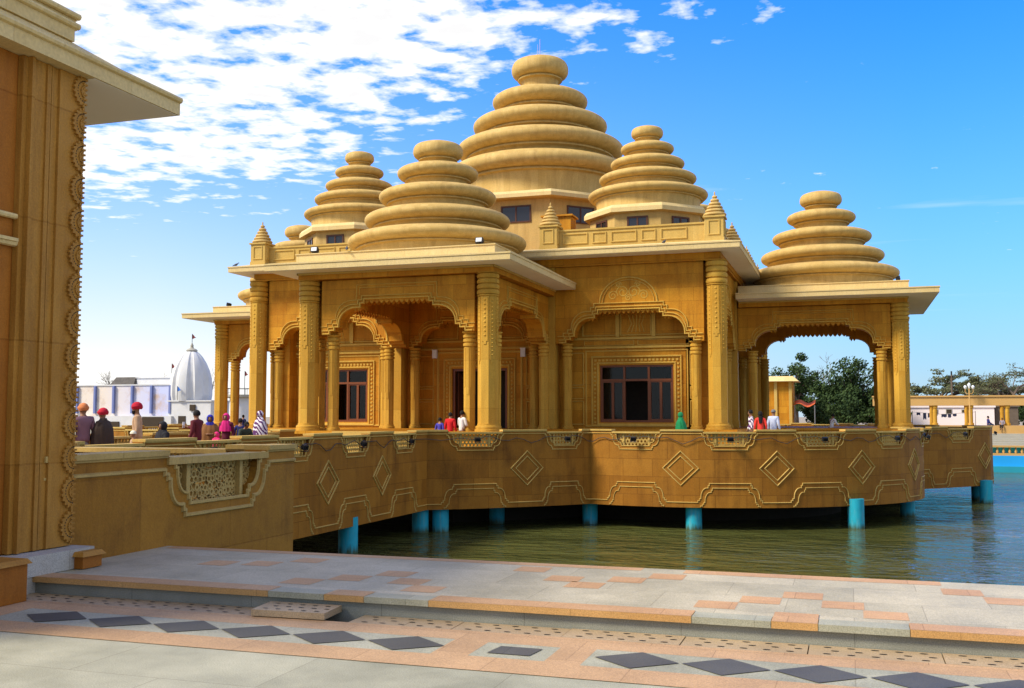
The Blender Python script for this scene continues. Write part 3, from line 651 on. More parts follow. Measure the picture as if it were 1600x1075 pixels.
# terrace ring
corner = [(2.85, -23.88)]
A_, B_ = (2.85, -23.9), (7.8, -19.5)
for i in range(1, 11):
    q = i/10; b = .25*4*q*(1-q); corner.append((A_[0]+(B_[0]-A_[0])*q+.66*b, A_[1]+(B_[1]-A_[1])*q-.75*b))
a0 = math.atan2(-19.5+10.8, 7.8-10.8); a1 = -PI/2-a0
for i in range(1, 31):
    q = i/30; a = a0+(a1-a0)*q; r = 9.2+.38*math.exp(-((q-.72)/.2)**2)*(1 if q < .98 else .3); corner.append((10.8+r*math.cos(a), -10.8+r*math.sin(a)))
mir = [(-y, -x) for x, y in corner[0:11]][::-1]
corner = corner[:-1]+mir
ring = []; qlen = []
for k in range(4):
    c, s = round(math.cos(k*PI/2)), round(math.sin(k*PI/2))
    ring += [(CX+x*c-y*s, CY+x*s+y*c) for x, y in corner]
    if k < 3:
        for q in (.25, .5, .75):
            x, y = 23.9+.35*4*q*(1-q), -2.85+5.7*q; ring.append((CX+x*c-y*s, CY+x*s+y*c))
ST = Surf(ring)
Lc = Surf(corner).L; Lg = ST.L/4.0
per = (ST.L-4*Lc)/3+Lc
js = []; ds = []
for k in range(4):
    o_ = k*per
    js += [(o_+1.8, 1.05), (o_+5.45, .78), (o_+8.55, .95), (o_+12.05, .97), (o_+15.6, 1.05), (o_+19.2, 1.0), (o_+22.8, .97), (o_+25.6, .8), (o_+28.75, .7), (o_+31.6, 1.0)]
    ds += [o_+3.85, o_+10.25, o_+13.8, o_+17.45, o_+21.0, o_+24.3, o_+33.6]
    if k < 3: js.append((o_+Lc+2.85, 1.0))
js = [j for j in js if 1 < j[0] < ST.L-1.2]
te = thing('terrace', 'scalloped sandstone terrace with pierced parapet on turquoise piles around the temple', 'terrace', (CX, CY, -2.6))
parapet_run(te, ST, 0, ST.L, js, -1.77, (S_TERR, S_TRIM), dia=ds[:16])
m = MB()
inner = [ST(u, 0, -.14)[:2] for u in ST.c]
top = [m.vert((x, y, .15)) for x, y in inner]; bot = [m.vert((x, y, -1.45)) for x, y in inner]
m.face(top); m.face(bot[::-1])
for i in range(len(top)-1): m.face((bot[i], bot[i+1], top[i+1], top[i]))
m.build('deck_slab', granite('terrace_paving', (.42, .36, .27), (.55, .48, .37), tile=.6), te, smooth=0)
for x, y in ((-14.25, 35.0), (-9.75, 39.45), (-5.6, 38.75), (.15, 40.9), (2.25, 46.7), (6.05, 56.7), (6.2, 54.55), (-13.25, 38.4), (3.0, 60.5), (-24.9, 38.9), (-30, 38.9), (-20.8, 34.3)): pile(x, y, te)
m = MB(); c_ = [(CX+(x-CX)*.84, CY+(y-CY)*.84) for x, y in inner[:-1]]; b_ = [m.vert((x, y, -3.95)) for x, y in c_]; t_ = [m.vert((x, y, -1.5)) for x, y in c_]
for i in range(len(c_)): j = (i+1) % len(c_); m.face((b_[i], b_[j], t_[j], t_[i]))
m.build('foundation', M_DARK, te, smooth=0)  # inferred block, coloured near-black for the shade under the terrace

# ================================================================== the temple
T_ = thing('temple', 'golden sandstone temple with stacked ring domes and arched porches on the terrace', 'temple', (CX, CY, DZ))
FL = 1.0          # floor level of the temple
def TK(k):
    c, s = round(math.cos(k*PI/2)), round(math.sin(k*PI/2))
    return lambda lx, ly, z: (CX+lx*c+ly*s, CY+lx*s-ly*c, z)
def LS(k, a, b):   # flat surface between two local points
    T = TK(k); return Surf([T(*a, 0)[:2], T(*b, 0)[:2]])
def big_column(x, y, z1, r=.40, zc=.95, full_=True):
    z0 = FL; h = z1-z0
    sh = MB(); sh.lathe([(r, z0+.30), (r, z1-zc)], 8, (x, y), PI/8)
    if full_:
        zt = z1-zc-.02; ap = r*math.cos(PI/8)
        for q in range(8):      # carved tongues on the upper shaft
            a = q*PI/4; nx, ny = math.cos(a), math.sin(a); tx, ty = -ny, nx
            lo = zt-(h*.42 if q % 2 else h*.30); w = r*(.24 if q % 2 else .30)
            def P(u, z, d): return (x+nx*(ap+d)+tx*u, y+ny*(ap+d)+ty*u, z)
            ct = [(-w, zt), (-w, lo+.12), (-w*.45, lo+.12), (-w*.45, lo), (w*.45, lo), (w*.45, lo+.12), (w, lo+.12), (w, zt)]
            b_ = [sh.vert(P(u, z, -.01)) for u, z in ct]; t_ = [sh.vert(P(u, z, .022)) for u, z in ct]
            sh.face(t_)
            for i in range(8): sh.face((b_[i], b_[(i+1) % 8], t_[(i+1) % 8], t_[i]))
            n = 15 if q % 2 else 9
            for i in range(n):
                zz = zt-.12-(zt-lo-.3)*i/n; e = w*.55
                qd = [(0, zz-e*1.1), (e, zz), (0, zz+e*1.1), (-e, zz)]
                b_ = [sh.vert(P(u, z, .02)) for u, z in qd]; c_ = sh.vert(P(0, zz, .058))
                for j in range(4): sh.face((b_[j], b_[(j+1) % 4], c_))
    o = sh.build('column', S_COL, T_, smooth=20)
    cp = MB(); pr = [(r*.98, z1-zc), (r*1.06, z1-zc+.03), (r*1.06, z1-zc+.07)]
    n = 4; hh = (zc-.10)/n
    for i in range(n):
        zb = z1-zc+.08+hh*i; pr += [(r*.93, zb), (r*1.07, zb+hh*.10), (r*1.12, zb+hh*.45), (r*1.07, zb+hh*.82), (r*.93, zb+hh*.88)]
    pr += [(r*1.12, z1-.02), (r*1.12, z1)]
    cp.lathe(pr, 20, (x, y)); cp.build('capital', S_COL, o)
    bs = MB(); bs.lathe([(r*1.32, z0), (r*1.32, z0+.08), (r*1.2, z0+.09), (r*1.24, z0+.15), (r*1.2, z0+.21), (r*1.05, z0+.23), (r*1.05, z0+.302)], 16, (x, y), PI/16); bs.build('base', S_COL, o)
def small_column(x, y, z1):
    r = .225; z0 = FL; sh = MB(); sh.lathe([(r, z0+.2), (r, z1-.62)], 8, (x, y), PI/8)
    ap = r*math.cos(PI/8)
    for q in range(8):
        a = q*PI/4; nx, ny = math.cos(a), math.sin(a); tx, ty = -ny, nx; w = .055; lo = z1-2.2 if q % 2 else z1-2.5
        def P(u, z, d): return (x+nx*(ap+d)+tx*u, y+ny*(ap+d)+ty*u, z)
        sh.hexa([P(-w, lo, -.01), P(w, lo, -.01), P(w, lo, .018), P(-w, lo, .018), P(-w, z1-.64, -.01), P(w, z1-.64, -.01), P(w, z1-.64, .018), P(-w, z1-.64, .018)])
    o = sh.build('slender_column', S_COL, T_, smooth=20)
    pr = [(r*.95, z1-.62)]
    for i in range(3): zb = z1-.60+.17*i; pr += [(r*.92, zb), (r*1.15, zb+.03), (r*1.15, zb+.13), (r*.92, zb+.15)]
    pr += [(r*1.1, z1-.07), (r*1.3, z1-.03), (r*1.3, z1+.0)]
    m = MB(); m.lathe(pr, 16, (x, y)); m.build('capital', S_COL, o)
    m = MB(); m.lathe([(r*1.3, z0), (r*1.3, z0+.1), (r*1.1, z0+.12), (r*1.1, z0+.205)], 12, (x, y), PI/12); m.build('base', S_COL, o)
def arch_panel(S, uc, W, u0, u1, zt, za, zs, thick, tymp=False, back=False, fringe=True):
    """stepped multifoil arch: u0..u1 panel, opening half width W, apex za, springing zs, top zt"""
    H = za-zs; half = prof(W, H, .44)
    cols = [(u0, zs, zt)]
    if uc-W > u0: cols.append((uc-W-.0005, zs, zt))
    cols += [(u, z, zt) for u, z in full(half, uc, za, -1)]
    cols.append((u1, zs, zt))
    m = MB(); field(m, S, cols, thick)
    m.build('arch_panel', S_WALL, T_)
    m = MB()
    g = full(half, uc, za, -1)
    mould(m, S, [(u, z+.035) for u, z in g], .075, -.005, .07)
    k = .16; h2 = full(prof(W+k*.3, H, .46), uc, za+k, -1); mould(m, S, h2, .06, -.005, .06)
    k = .33; h3 = prof(W+k*.3, H, .48)
    if tymp:
        R = 1.35
        g3 = [p for p in full(h3, uc, za+k, -1)]
        mould(m, S, g3, .06, -.005, .06)
        for rr, w in ((R, .07), (R-.14, .035)):
            mould(m, S, [(uc-rr*math.cos(PI*i/20), za+k+.02+rr*.86*math.sin(PI*i/20)) for i in range(21)], w, -.005, .05)
        rn = random.Random(int(uc*100))
        for cu, cv, sc, sg in ((-.72, .34, .24, 1), (.72, .34, .24, -1), (-.26, .50, .30, -1), (.26, .50, .30, 1), (0, .22, .16, 1), (-.45, .85, .14, 1), (.45, .85, .14, -1)):       # carved scrolls
            mould(m, S, [(uc+cu+sg*sc*math.cos(t)*(1-t/12), za+k+cv+sc*math.sin(t)*(1-t/12)) for t in [q*.5 for q in range(20)]], .05, -.006, .012)
    else:
        # raised frame over the crown
        x = W*.5; g3 = full(h3, uc, za+k, -1); 
        L_ = [p for p in g3 if p[0] < uc-x+1e-6 and p[1] < za+k-1e-3]; R_ = [p for p in g3 if p[0] > uc+x-1e-6 and p[1] < za+k-1e-3]
        L_.append((uc-x-.12, L_[-1][1])); R_.insert(0, (uc+x+.12, R_[0][1]))
        mould(m, S, L_+[(uc-x-.12, za+.62), (uc+x+.12, za+.62)]+R_, .04, -.005, .035)
        mould(m, S, [(uc-x, za+.2), (uc-x, za+.50), (uc+x, za+.50), (uc+x, za+.2)], .03, -.005, .03)
    m.build('arch_moulding', S_MOULD, T_)
    if fringe:      # hanging scalloped fringe along the underside
        m = MB()
        for dd in (-.04, -thick+.04):
            n = 13; wd = half[1][0]*2/n; band(m, S, uc-half[1][0], uc+half[1][0], za+.004, za+.02, *(sorted((dd, dd-.05 if dd > -.1 else dd+.05))))
            for i in range(n):
                c = uc-half[1][0]+wd*(i+.5)
                pts = [(c-wd/2, za+.01), (c-wd*.45, za-.06), (c-wd*.2, za-.12), (c, za-.17), (c+wd*.2, za-.12), (c+wd*.45, za-.06), (c+wd/2, za+.01)]
                a_ = [m.vert(S(u, z, dd)) for u, z in pts]; b_ = [m.vert(S(u, z, dd-.05 if dd > -.1 else dd+.05)) for u, z in pts]
                m.face(a_); m.face(b_[::-1])
                for j in range(6): m.face((a_[j], a_[j+1], b_[j+1], b_[j]))
            for uu, zz in ((half[4][0], half[4][1]), (half[11][0], half[11][1])):
                for s in (-1, 1):
                    for q in range(2):
                        c = uc+s*(uu+.08+q*.16); zb = za-zz
                        m.poly([S(c-.07, zb, dd), S(c, zb-.12, dd), S(c+.07, zb, dd)])
        m.build('arch_fringe', S_WALL, T_)
def rect(m, S, u0, u1, z0, z1, w, d0, d1): mould(m, S, [(u0, z0), (u1, z0), (u1, z1), (u0, z1)], w, d0, d1, closed=True)
def wall_hole(S, u0, u1, z0, z1, hu0, hu1, hz0, hz1, t):
    m = MB(); field(m, S, [(u0, z0, z1), (hu0, z0, z1)], t); field(m, S, [(hu1, z0, z1), (u1, z0, z1)], t)
    field(m, S, [(hu0, hz1, z1), (hu1, hz1, z1)], t)
    if hz0 > z0: field(m, S, [(hu0, z0, hz0), (hu1, z0, hz0)], t)
    return m
def window(S, u0, u1, z0, z1):
    """three-bay wooden casement with transom lights"""
    m = MB(); d0, d1 = -.22, -.08
    for a, b in ((u0, u0+.09), (u1-.09, u1)): band(m, S, a, b, z0, z1, d0, d1)
    w = (u1-u0)/3; band(m, S, u0+.09, u1-.09, z0, z0+.1, d0, d1+.01); band(m, S, u0+.09, u1-.09, z1-.09, z1, d0, d1+.01)
    zt = z0+(z1-z0)*.72; band(m, S, u0+.09, u1-.09, zt, zt+.1, d0+.01, d1+.015)
    for i in (1, 2): band(m, S, u0+w*i-.05, u0+w*i+.05, z0+.1, z1-.09, d0+.01, d1+.012)
    for i in (0, 2):
        a, b = u0+w*i+.05+(.04 if i == 0 else 0), u0+w*(i+1)-.05-(.04 if i == 2 else 0); c = (a+b)/2
        for x0, x1 in ((a, a+.05), (c-.06, c+.06), (b-.05, b)): band(m, S, x0, x1, z0+.1, zt, d0+.03, d1-.01)
        band(m, S, a+.05, c-.06, z0+.1, z0+.16, d0+.03, d1-.01); band(m, S, c+.06, b-.05, z0+.1, z0+.16, d0+.03, d1-.01)
        band(m, S, a+.05, c-.06, zt-.06, zt, d0+.03, d1-.01); band(m, S, c+.06, b-.05, zt-.06, zt, d0+.03, d1-.01)
    o = m.build('window', M_WOOD, T_)
    g = MB(); 
    for a, b, c, d in ((u0+.09, u0+w-.05, z0+.1, zt), (u0+2*w+.05, u1-.09, z0+.1, zt), (u0+.09, u1-.09, zt+.1, z1-.09)): band(g, S, a, b, c, d, -.165, -.16)
    g.build('pane', M_GLASS, o)
    cu = MB()
    for a, b in ((u0+.1, u0+w*.38), (u1-w*.42, u1-.1)):
        n = 14
        for i in range(n):
            x0 = a+(b-a)*i/n; x1 = a+(b-a)*(i+1)/n; da = -.42-.04*(i % 2); db = -.42-.04*((i+1) % 2)
            cu.poly([S(x0, z0+.05, da), S(x1, z0+.05, db), S(x1, z1, db), S(x0, z1, da)])
    cu.build('curtain', (MATS.get('pale_curtain') or plain('pale_curtain', (.13, .13, .12), .9)), o)
def ring_dome(name, x, y, tiers, hb, parent, z_bot, drop=.40):
    """stack of bulging stone rings with concave necks; tiers (radius, height of widest line) from the top down"""
    top = tiers[0]; m = MB()
    pr = [(0.02, top[1]+hb*1.02), (top[0]*.55, top[1]+hb*.98), (top[0]*.72, top[1]+hb*.86)]
    n = len(tiers)
    k = hb/.45; rp = top[0]*.74
    for i, (r, z) in enumerate(tiers):
        nxt = tiers[i+1] if i < n-1 else None
        b = r-rp; up = .80*hb                      # top of the ring starts at the neck above it
        for q in range(1 if i == 0 else 0, 10):
            a = PI/2*(1-q/9); c_ = math.cos(a)
            pr.append((rp+b*c_**.9, z+up*math.sin(a)**.9 if math.sin(a) > 1e-6 else z))
        bl = min(.36*k, r*.25)
        for q in range(1, 7):
            a = -PI/2*q/6; pr.append((r-bl+bl*math.cos(a), z+hb*.60*math.sin(a)))
        zb = pr[-1][1]; rn = pr[-1][0]
        ze = (nxt[1]+.80*hb) if nxt else z_bot
        pr += [(rn-.02*k, zb-.01), (rn+.03*k, zb-.05*k), (rn+.03*k, zb-.09*k), (rn-.10*k, zb-.12*k)]
        zz = pr[-1][1]
        for q in range(1, 6):
            tq = q/5; pr.append((rn-.10*k-.06*k*math.sin(tq*PI*.8), zz+(ze-zz)*tq))
        rp = pr[-1][0]
    m.lathe(pr[::-1], 72, (x, y)); o = m.build(name, S_DOME, parent, smooth=50)
    return o
def drum(x, y, r, z0, z1, re, zw0, zw1, ww):
    m = MB(); m.lathe([(r, z0), (r, z1)], 8, (x, y), PI/8); d = m.build('drum', S_DOME, T_, smooth=0)
    m = MB(); m.lathe([(re-.25, z1-.04), (re, z1), (re, z1+.20), (re-.12, z1+.36), (re-.5, z1+.42)], 8, (x, y), PI/8); m.build('drum_cornice', S_EAVE, d, smooth=0)
    ap = r*math.cos(PI/8)
    for q in range(8):
        a = q*PI/4-PI/2; nx, ny = math.cos(a), math.sin(a); tx, ty = -ny, nx
        S = Surf([(x+nx*ap-tx*2*r, y+ny*ap-ty*2*r), (x+nx*ap+tx*2*r, y+ny*ap+ty*2*r)]); uc = 2*r
        m = MB(); w = ww/2
        band(m, S, uc-w, uc-w+.08, zw0, zw1, .0, .05); band(m, S, uc+w-.08, uc+w, zw0, zw1, .0, .05); band(m, S, uc-w+.08, uc+w-.08, zw1-.08, zw1, 0, .05); band(m, S, uc-w+.08, uc+w-.08, zw0, zw0+.07, 0, .05); band(m, S, uc-.04, uc+.04, zw0+.07, zw1-.08, 0, .045)
        o = m.build('window', M_DWOOD, d); g = MB(); band(g, S, uc-w+.06, uc+w-.06, zw0+.05, zw1-.05, .004, .014); g.build('pane', plain('dark_glass', (.02, .02, .022), .1, spec=.6) if 'dark_glass' not in MATS else MATS['dark_glass'], o)
def eave_ring(name, T, pts_in, o, z0, z1, zt, ins=.0):
    """projecting eave around an open or closed outline given as (lx, ly, dirx, diry) corner points with outward directions"""
    out = [(a+dx*o, b+dy*o) for a, b, dx, dy in pts_in]; inn = [(a+dx*ins, b+dy*ins) for a, b, dx, dy in pts_in]; core = [(a-dx*.5, b-dy*.5) for a, b, dx, dy in pts_in]
    m = MB(); s = MB()
    for i in range(len(out)-1):
        a, b, c, d = out[i], out[i+1], inn[i], inn[i+1]; e, f = core[i], core[i+1]
        m.poly([T(*a, z0), T(*b, z0), T(*b, z1), T(*a, z1)]); m.poly([T(*a, z1), T(*b, z1), T(*d, zt), T(*c, zt)])
        m.poly([T(*c, zt), T(*d, zt), T(*f, zt), T(*e, zt)]); m.poly([T(*e, zt), T(*f, zt), T(*f, z0), T(*e, z0)])
        m.poly([T(*a, z0), T(*b, z0), T(*f, z0), T(*e, z0)])
        ax = [(p[0]-q[0]*.03, p[1]-q[1]*.03) for p, q in ((a, pts_in[i][2:]), (b, pts_in[i+1][2:]))]
        s.hexa([T(*ax[0], z0-.012), T(*ax[1], z0-.012), T(*f, z0-.012), T(*e, z0-.012), T(*ax[0], z0-.004), T(*ax[1], z0-.004), T(*f, z0-.004), T(*e, z0-.004)])
        # thin raised lip at the upper edge of the fascia
        l0 = [(p[0]+q[0]*.03, p[1]+q[1]*.03) for p, q in ((a, pts_in[i][2:]), (b, pts_in[i+1][2:]))]
        m.hexa([T(*a, z1-.06), T(*b, z1-.06), T(*l0[1], z1-.05), T(*l0[0], z1-.05), T(*a, z1+.01), T(*b, z1+.01), T(*l0[1], z1+.012), T(*l0[0], z1+.012)])
    m.build(name, S_EAVE, T_, smooth=0); s.build('soffit', M_SOFFIT, T_, smooth=0)
HH, PY, PW = 11.8, 20.45, 3.95
PYK = (20.45, 19.85, 19.8, 19.3)      # reach of the four porches
# plinth, floor, hall core
m = MB()
for o_, z0, z1 in ((.95, .15, .42), (.75, .42, .88), (.9, .88, FL)):
    h = HH+o_; pw = PW+o_; ps, pe, pn, pq = [v+o_ for v in PYK]
    P = [(-h, -h), (-pw, -h), (-pw, -ps), (pw, -ps), (pw, -h), (h, -h), (h, -pw), (pe, -pw), (pe, pw), (h, pw), (h, h), (pw, h), (pw, pn), (-pw, pn), (-pw, h), (-h, h), (-h, pw), (-pq, pw), (-pq, -pw), (-h, -pw)]
    b_ = [m.vert((CX+x, CY+y, z0)) for x, y in P]; t_ = [m.vert((CX+x, CY+y, z1)) for x, y in P]
    for i in range(20): m.face((b_[i], b_[(i+1) % 20], t_[(i+1) % 20], t_[i]))
    m.face(t_)
m.build('plinth', S_WALL, T_, smooth=0)
for k in range(4):
    T = TK(k); PY = PYK[k]
    m = MB()
    for i in range(4): m.box(-2.2, 2.2, PY+.9, PY+2.1-.3*i, .152+.212*i, .152+.212*(i+1)-.002, T=T)
    m.build('steps', S_TRIM, T_, smooth=0)
for k in range(4):
    T = TK(k); fullk = k != 2
    # outer wall of the hall, with its opening
    S = LS(k, (-10.6, 10.6), (10.6, 10.6)); U = 10.6
    wins = (U-7.85, U+7.85)
    ZW0, ZW1 = 1.30, 4.0
    m = wall_hole(S, 0, U-4, FL, 8.7, wins[0]-1.75, wins[0]+1.75, ZW0, ZW1, .4)
    m2 = wall_hole(S, U+4, 2*U, FL, 8.7, wins[1]-1.75, wins[1]+1.75, ZW0, ZW1, .4)
    m3 = wall_hole(S, U-4, U+4, FL, 8.7, U-1.45, U+1.45, FL, 3.95, .4)
    for q, mm in (('hall_wall', m), ('hall_wall', m2), ('entrance_wall', m3)): mm.build(q, S_WALL, T_, smooth=0)
    if not fullk: continue
    for wi, wc in enumerate(wins):
        window(S, wc-1.75, wc+1.75, ZW0, ZW1)
        m = MB()
        rect(m, S, wc-1.85, wc+1.85, ZW0-.1, ZW1+.1, .10, 0, .05); rect(m, S, wc-2.12, wc+2.12, ZW0-.15, ZW1+.40, .10, 0, .07); rect(m, S, wc-2.42, wc+2.42, ZW0-.18, ZW1+.68, .08, 0, .05)
        for i in range(22):
            c = wc-1.95+3.9*i/21; band(m, S, c-.05, c+.05, ZW1+.19, ZW1+.29, 0, .05)
        for s in (-1, 1):
            for i in range(15):
                z = ZW0+2.75*i/14; band(m, S, wc+s*1.985-.045, wc+s*1.985+.045, z-.045, z+.045, 0, .045)
        m.build('window_surround', S_MOULD, T_)
        m = MB()
        for a, b in ((wc-3.2, wc-2.55), (wc+2.55, wc+3.2)):
            for z0, z1 in ((1.2, 2.3), (2.42, 2.95), (3.07, 4.6)): rect(m, S, a, b, z0, z1, .06, 0, .05)
        band(m, S, wc-3.3, wc+3.3, 4.80, 4.90, 0, .09); band(m, S, wc-3.3, wc+3.3, 5.22, 5.32, 0, .10)
        rect(m, S, wc-2.5, wc-.1, 4.95, 5.18, .04, 0, .05); rect(m, S, wc+.1, wc+2.5, 4.95, 5.18, .04, 0, .05)
        for c, w in ((wc-1.72, .85), (wc, .72), (wc+1.72, .85)): rect(m, S, c-w, c+w, 5.42, 6.6, .07, 0, .05)
        for s in (-1, 1): band(m, S, wc+s*.86-.09, wc+s*.86+.09, 5.34, 6.9, 0, .11)
        for t_ in range(5): mould(m, S, [(wc-.4+.2*t_, 5.55), (wc-.2+.12*t_, 5.95), (wc-.35+.2*t_, 6.4)], .05, 0, .03)
        m.build('wall_panelling', S_MOULD, T_)
    # doorway
    m = MB(); rect(m, S, U-1.55, U+1.55, FL-.1, 4.08, .12, 0, .06); rect(m, S, U-1.85, U+1.85, FL-.1, 4.40, .10, 0, .08); rect(m, S, U-2.2, U+2.2, FL-.1, 4.75, .12, 0, .06)
    for i in range(19): c = U-1.62+3.24*i/18; band(m, S, c-.045, c+.045, 4.19, 4.29, 0, .05)
    for s in (-1, 1):
        for i in range(16): z = FL+.2+2.9*i/15; band(m, S, U+s*1.7-.04, U+s*1.7+.04, z-.045, z+.045, 0, .045)
    m.build('door_surround', S_MOULD, T_)
    m = MB()
    for a, b in ((U-3.3, U-2.45), (U+2.45, U+3.3)):
        for z0, z1 in ((1.2, 2.3), (2.42, 2.95), (3.07, 4.6)): rect(m, S, a, b, z0, z1, .06, 0, .05)
    band(m, S, U-3.4, U+3.4, 4.88, 4.98, 0, .09); band(m, S, U-3.4, U+3.4, 5.25, 5.34, 0, .1)
    for c in (U-2, U, U+2): rect(m, S, c-.85, c+.85, 5.45, 6.7, .07, 0, .05)
    m.build('wall_panelling', S_MOULD, T_)
    m = MB()
    for a, b in ((-1.45, -1.33), (1.33, 1.45)): band(m, S, U+a, U+b, FL, 3.95, -.3, -.1)
    band(m, S, U-1.33, U+1.33, 3.83, 3.95, -.3, -.1)
    fr = m.build('door_frame', M_WOOD, T_)
    m = MB()        # leaves folded back inwards
    for s in (-1, 1):
        T2 = TK(k); a = s*1.28
        for i in range(6): m.box(min(a, a-s*.05), max(a, a-s*.05), 9.25, 10.25, FL+.05+i*.46, FL+.05+i*.46+.40, T=T2)
        m.box(min(a-s*.012, a-s*.04), max(a-s*.012, a-s*.04), 9.24, 10.26, FL+.03, 3.8, T=T2)
    m.build('door_leaf', M_WOOD, fr)
# dark hall floor, roof slab and inner partition
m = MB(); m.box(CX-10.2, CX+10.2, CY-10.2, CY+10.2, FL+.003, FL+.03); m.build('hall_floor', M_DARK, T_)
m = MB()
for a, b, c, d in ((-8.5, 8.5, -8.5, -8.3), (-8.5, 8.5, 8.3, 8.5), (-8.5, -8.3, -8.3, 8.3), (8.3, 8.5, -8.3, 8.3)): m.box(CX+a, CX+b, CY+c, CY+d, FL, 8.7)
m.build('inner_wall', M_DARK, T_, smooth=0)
m = MB(); m.box(CX-12.0, CX+12.0, CY-12.0, CY+12.0, 8.72, 9.45); m.build('roof_slab', S_WALL, T_, smooth=0)
ZP = 7.22        # top of porch columns
for k in range(4):
    T = TK(k); PY = PYK[k]
    fullk = k != 2
    # facade arcade of the hall
    S = LS(k, (-HH, HH), (HH, HH)); U = HH
    for s in (-1, 1): arch_panel(S, U+s*7.75, 3.30, U+s*7.75-(3.5 if s > 0 else 3.45), U+s*7.75+(3.45 if s > 0 else 3.5), 8.6, 6.5, 5.0, .75, tymp=True)
    arch_panel(S, U, 3.35, U-3.62, U+3.62, 8.6, 6.25, 4.95, .75)
    for s in (-1, 1):
        m = MB(); x0, x1 = sorted((s*3.64, s*4.24)); m.box(x0, x1, HH-.75, HH+.10, FL, 8.6, T=T)
        m.box(x0-.03, x1+.03, HH-.78, HH+.13, FL+.001, FL+.35, T=T); m.build('pilaster', S_COL, T_, smooth=0)
        x0, x1 = sorted((s*10.72, s*11.3)); 
        if fullk:
            for c, z in ((3.10, 4.95), (4.72, 5.0), (10.78, 5.0)):
                p = T(s*c, HH-.38, 0); small_column(p[0], p[1], z)
            p = T(s*3.02, PY-.42, 0); small_column(p[0], p[1], 4.95)
            for ly in (HH+.85, PY-.92): p = T(s*(PW-.02), ly, 0); small_column(p[0], p[1], 4.95)
    m = MB(); m.box(-11.95, 11.95, HH-.9, HH+.16, 8.605, 8.98, T=T); m.build('frieze', S_WALL, T_, smooth=0)
    p = T(HH, HH-.0, 0); big_column(p[0], p[1], 8.6, r=.44, zc=1.15)
    m = MB(); m.box(10.58, 11.33, 10.22, 11.06, FL, 8.6, T=T); m.build('corner_pier', S_WALL, T_, smooth=0)
    # main eave
    eave_ring('hall_eave', T, [(-12.0, 12.0, -1, 1), (12.0, 12.0, 1, 1)], .95, 8.99, 9.27, 9.50)
    # porch
    if not fullk: continue
    SP = LS(k, (-PW, PY), (PW, PY)); arch_panel(SP, PW, 3.30, PW-3.38, PW+3.38, ZP-.02, 6.35, 4.95, .75)
    for s in (-1, 1):
        a, b = ((PW, PY), (PW, HH)) if s > 0 else ((-PW, HH), (-PW, PY))
        SS = LS(k, a, b); L_ = SS.L; e0, e1 = (.45, .12) if s > 0 else (.12, .45)
        arch_panel(SS, e0+(L_-e0-e1)/2, (L_-e0-e1)/2-.05, e0, L_-e1, ZP-.02, 6.35, 4.95, .75)
        p = T(s*PW, PY, 0); big_column(p[0], p[1], ZP)
    m = MB()
    m.box(-PW-.35, PW+.35, PY-.85, PY+.35, ZP, 7.50, T=T); m.box(-PW-.35, -PW+.85, HH+.2, PY-.851, ZP, 7.50, T=T); m.box(PW-.85, PW+.35, HH+.2, PY-.851, ZP, 7.50, T=T)
    m.build('frieze', S_WALL, T_, smooth=0)
    m = MB()
    m.box(-PW-.38, PW+.38, PY+.352, PY+.40, 7.42, 7.5, T=T); m.box(-PW-.40, -PW-.352, HH+.2, PY+.40, 7.42, 7.5, T=T); m.box(PW+.352, PW+.40, HH+.2, PY+.40, 7.42, 7.5, T=T); m.build('frieze_fillet', S_TRIM, T_, smooth=0)
    m = MB(); m.box(-PW+.85, PW-.85, HH+.18, PY-.852, 7.30, 7.50, T=T); m.build('porch_ceiling', S_WALL, T_, smooth=0)
    eave_ring('porch_eave', T, [(-PW, HH+.2, -1, 0), (-PW, PY, -1, 1), (PW, PY, 1, 1), (PW, HH+.2, 1, 0)], 1.35 if k == 0 else 1.72, 7.52, 7.80, 7.97, ins=.42)
    m = MB(); m.box(-PW-.42, PW+.42, HH+.2, PY+.42, 7.9, 8.27, T=T); m.box(-PW-.46, PW+.46, HH+.2, PY+.46, 8.27, 8.31, T=T); m.build('porch_roof', S_EAVE, T_, smooth=0)
    p = T(0, 16.1, 0)
    ring_dome('porch_dome', p[0], p[1], [(1.12, 13.40), (1.82, 12.42), (2.62, 11.33), (3.25, 10.25), (3.98, 9.25)], .47, T_, 8.3)
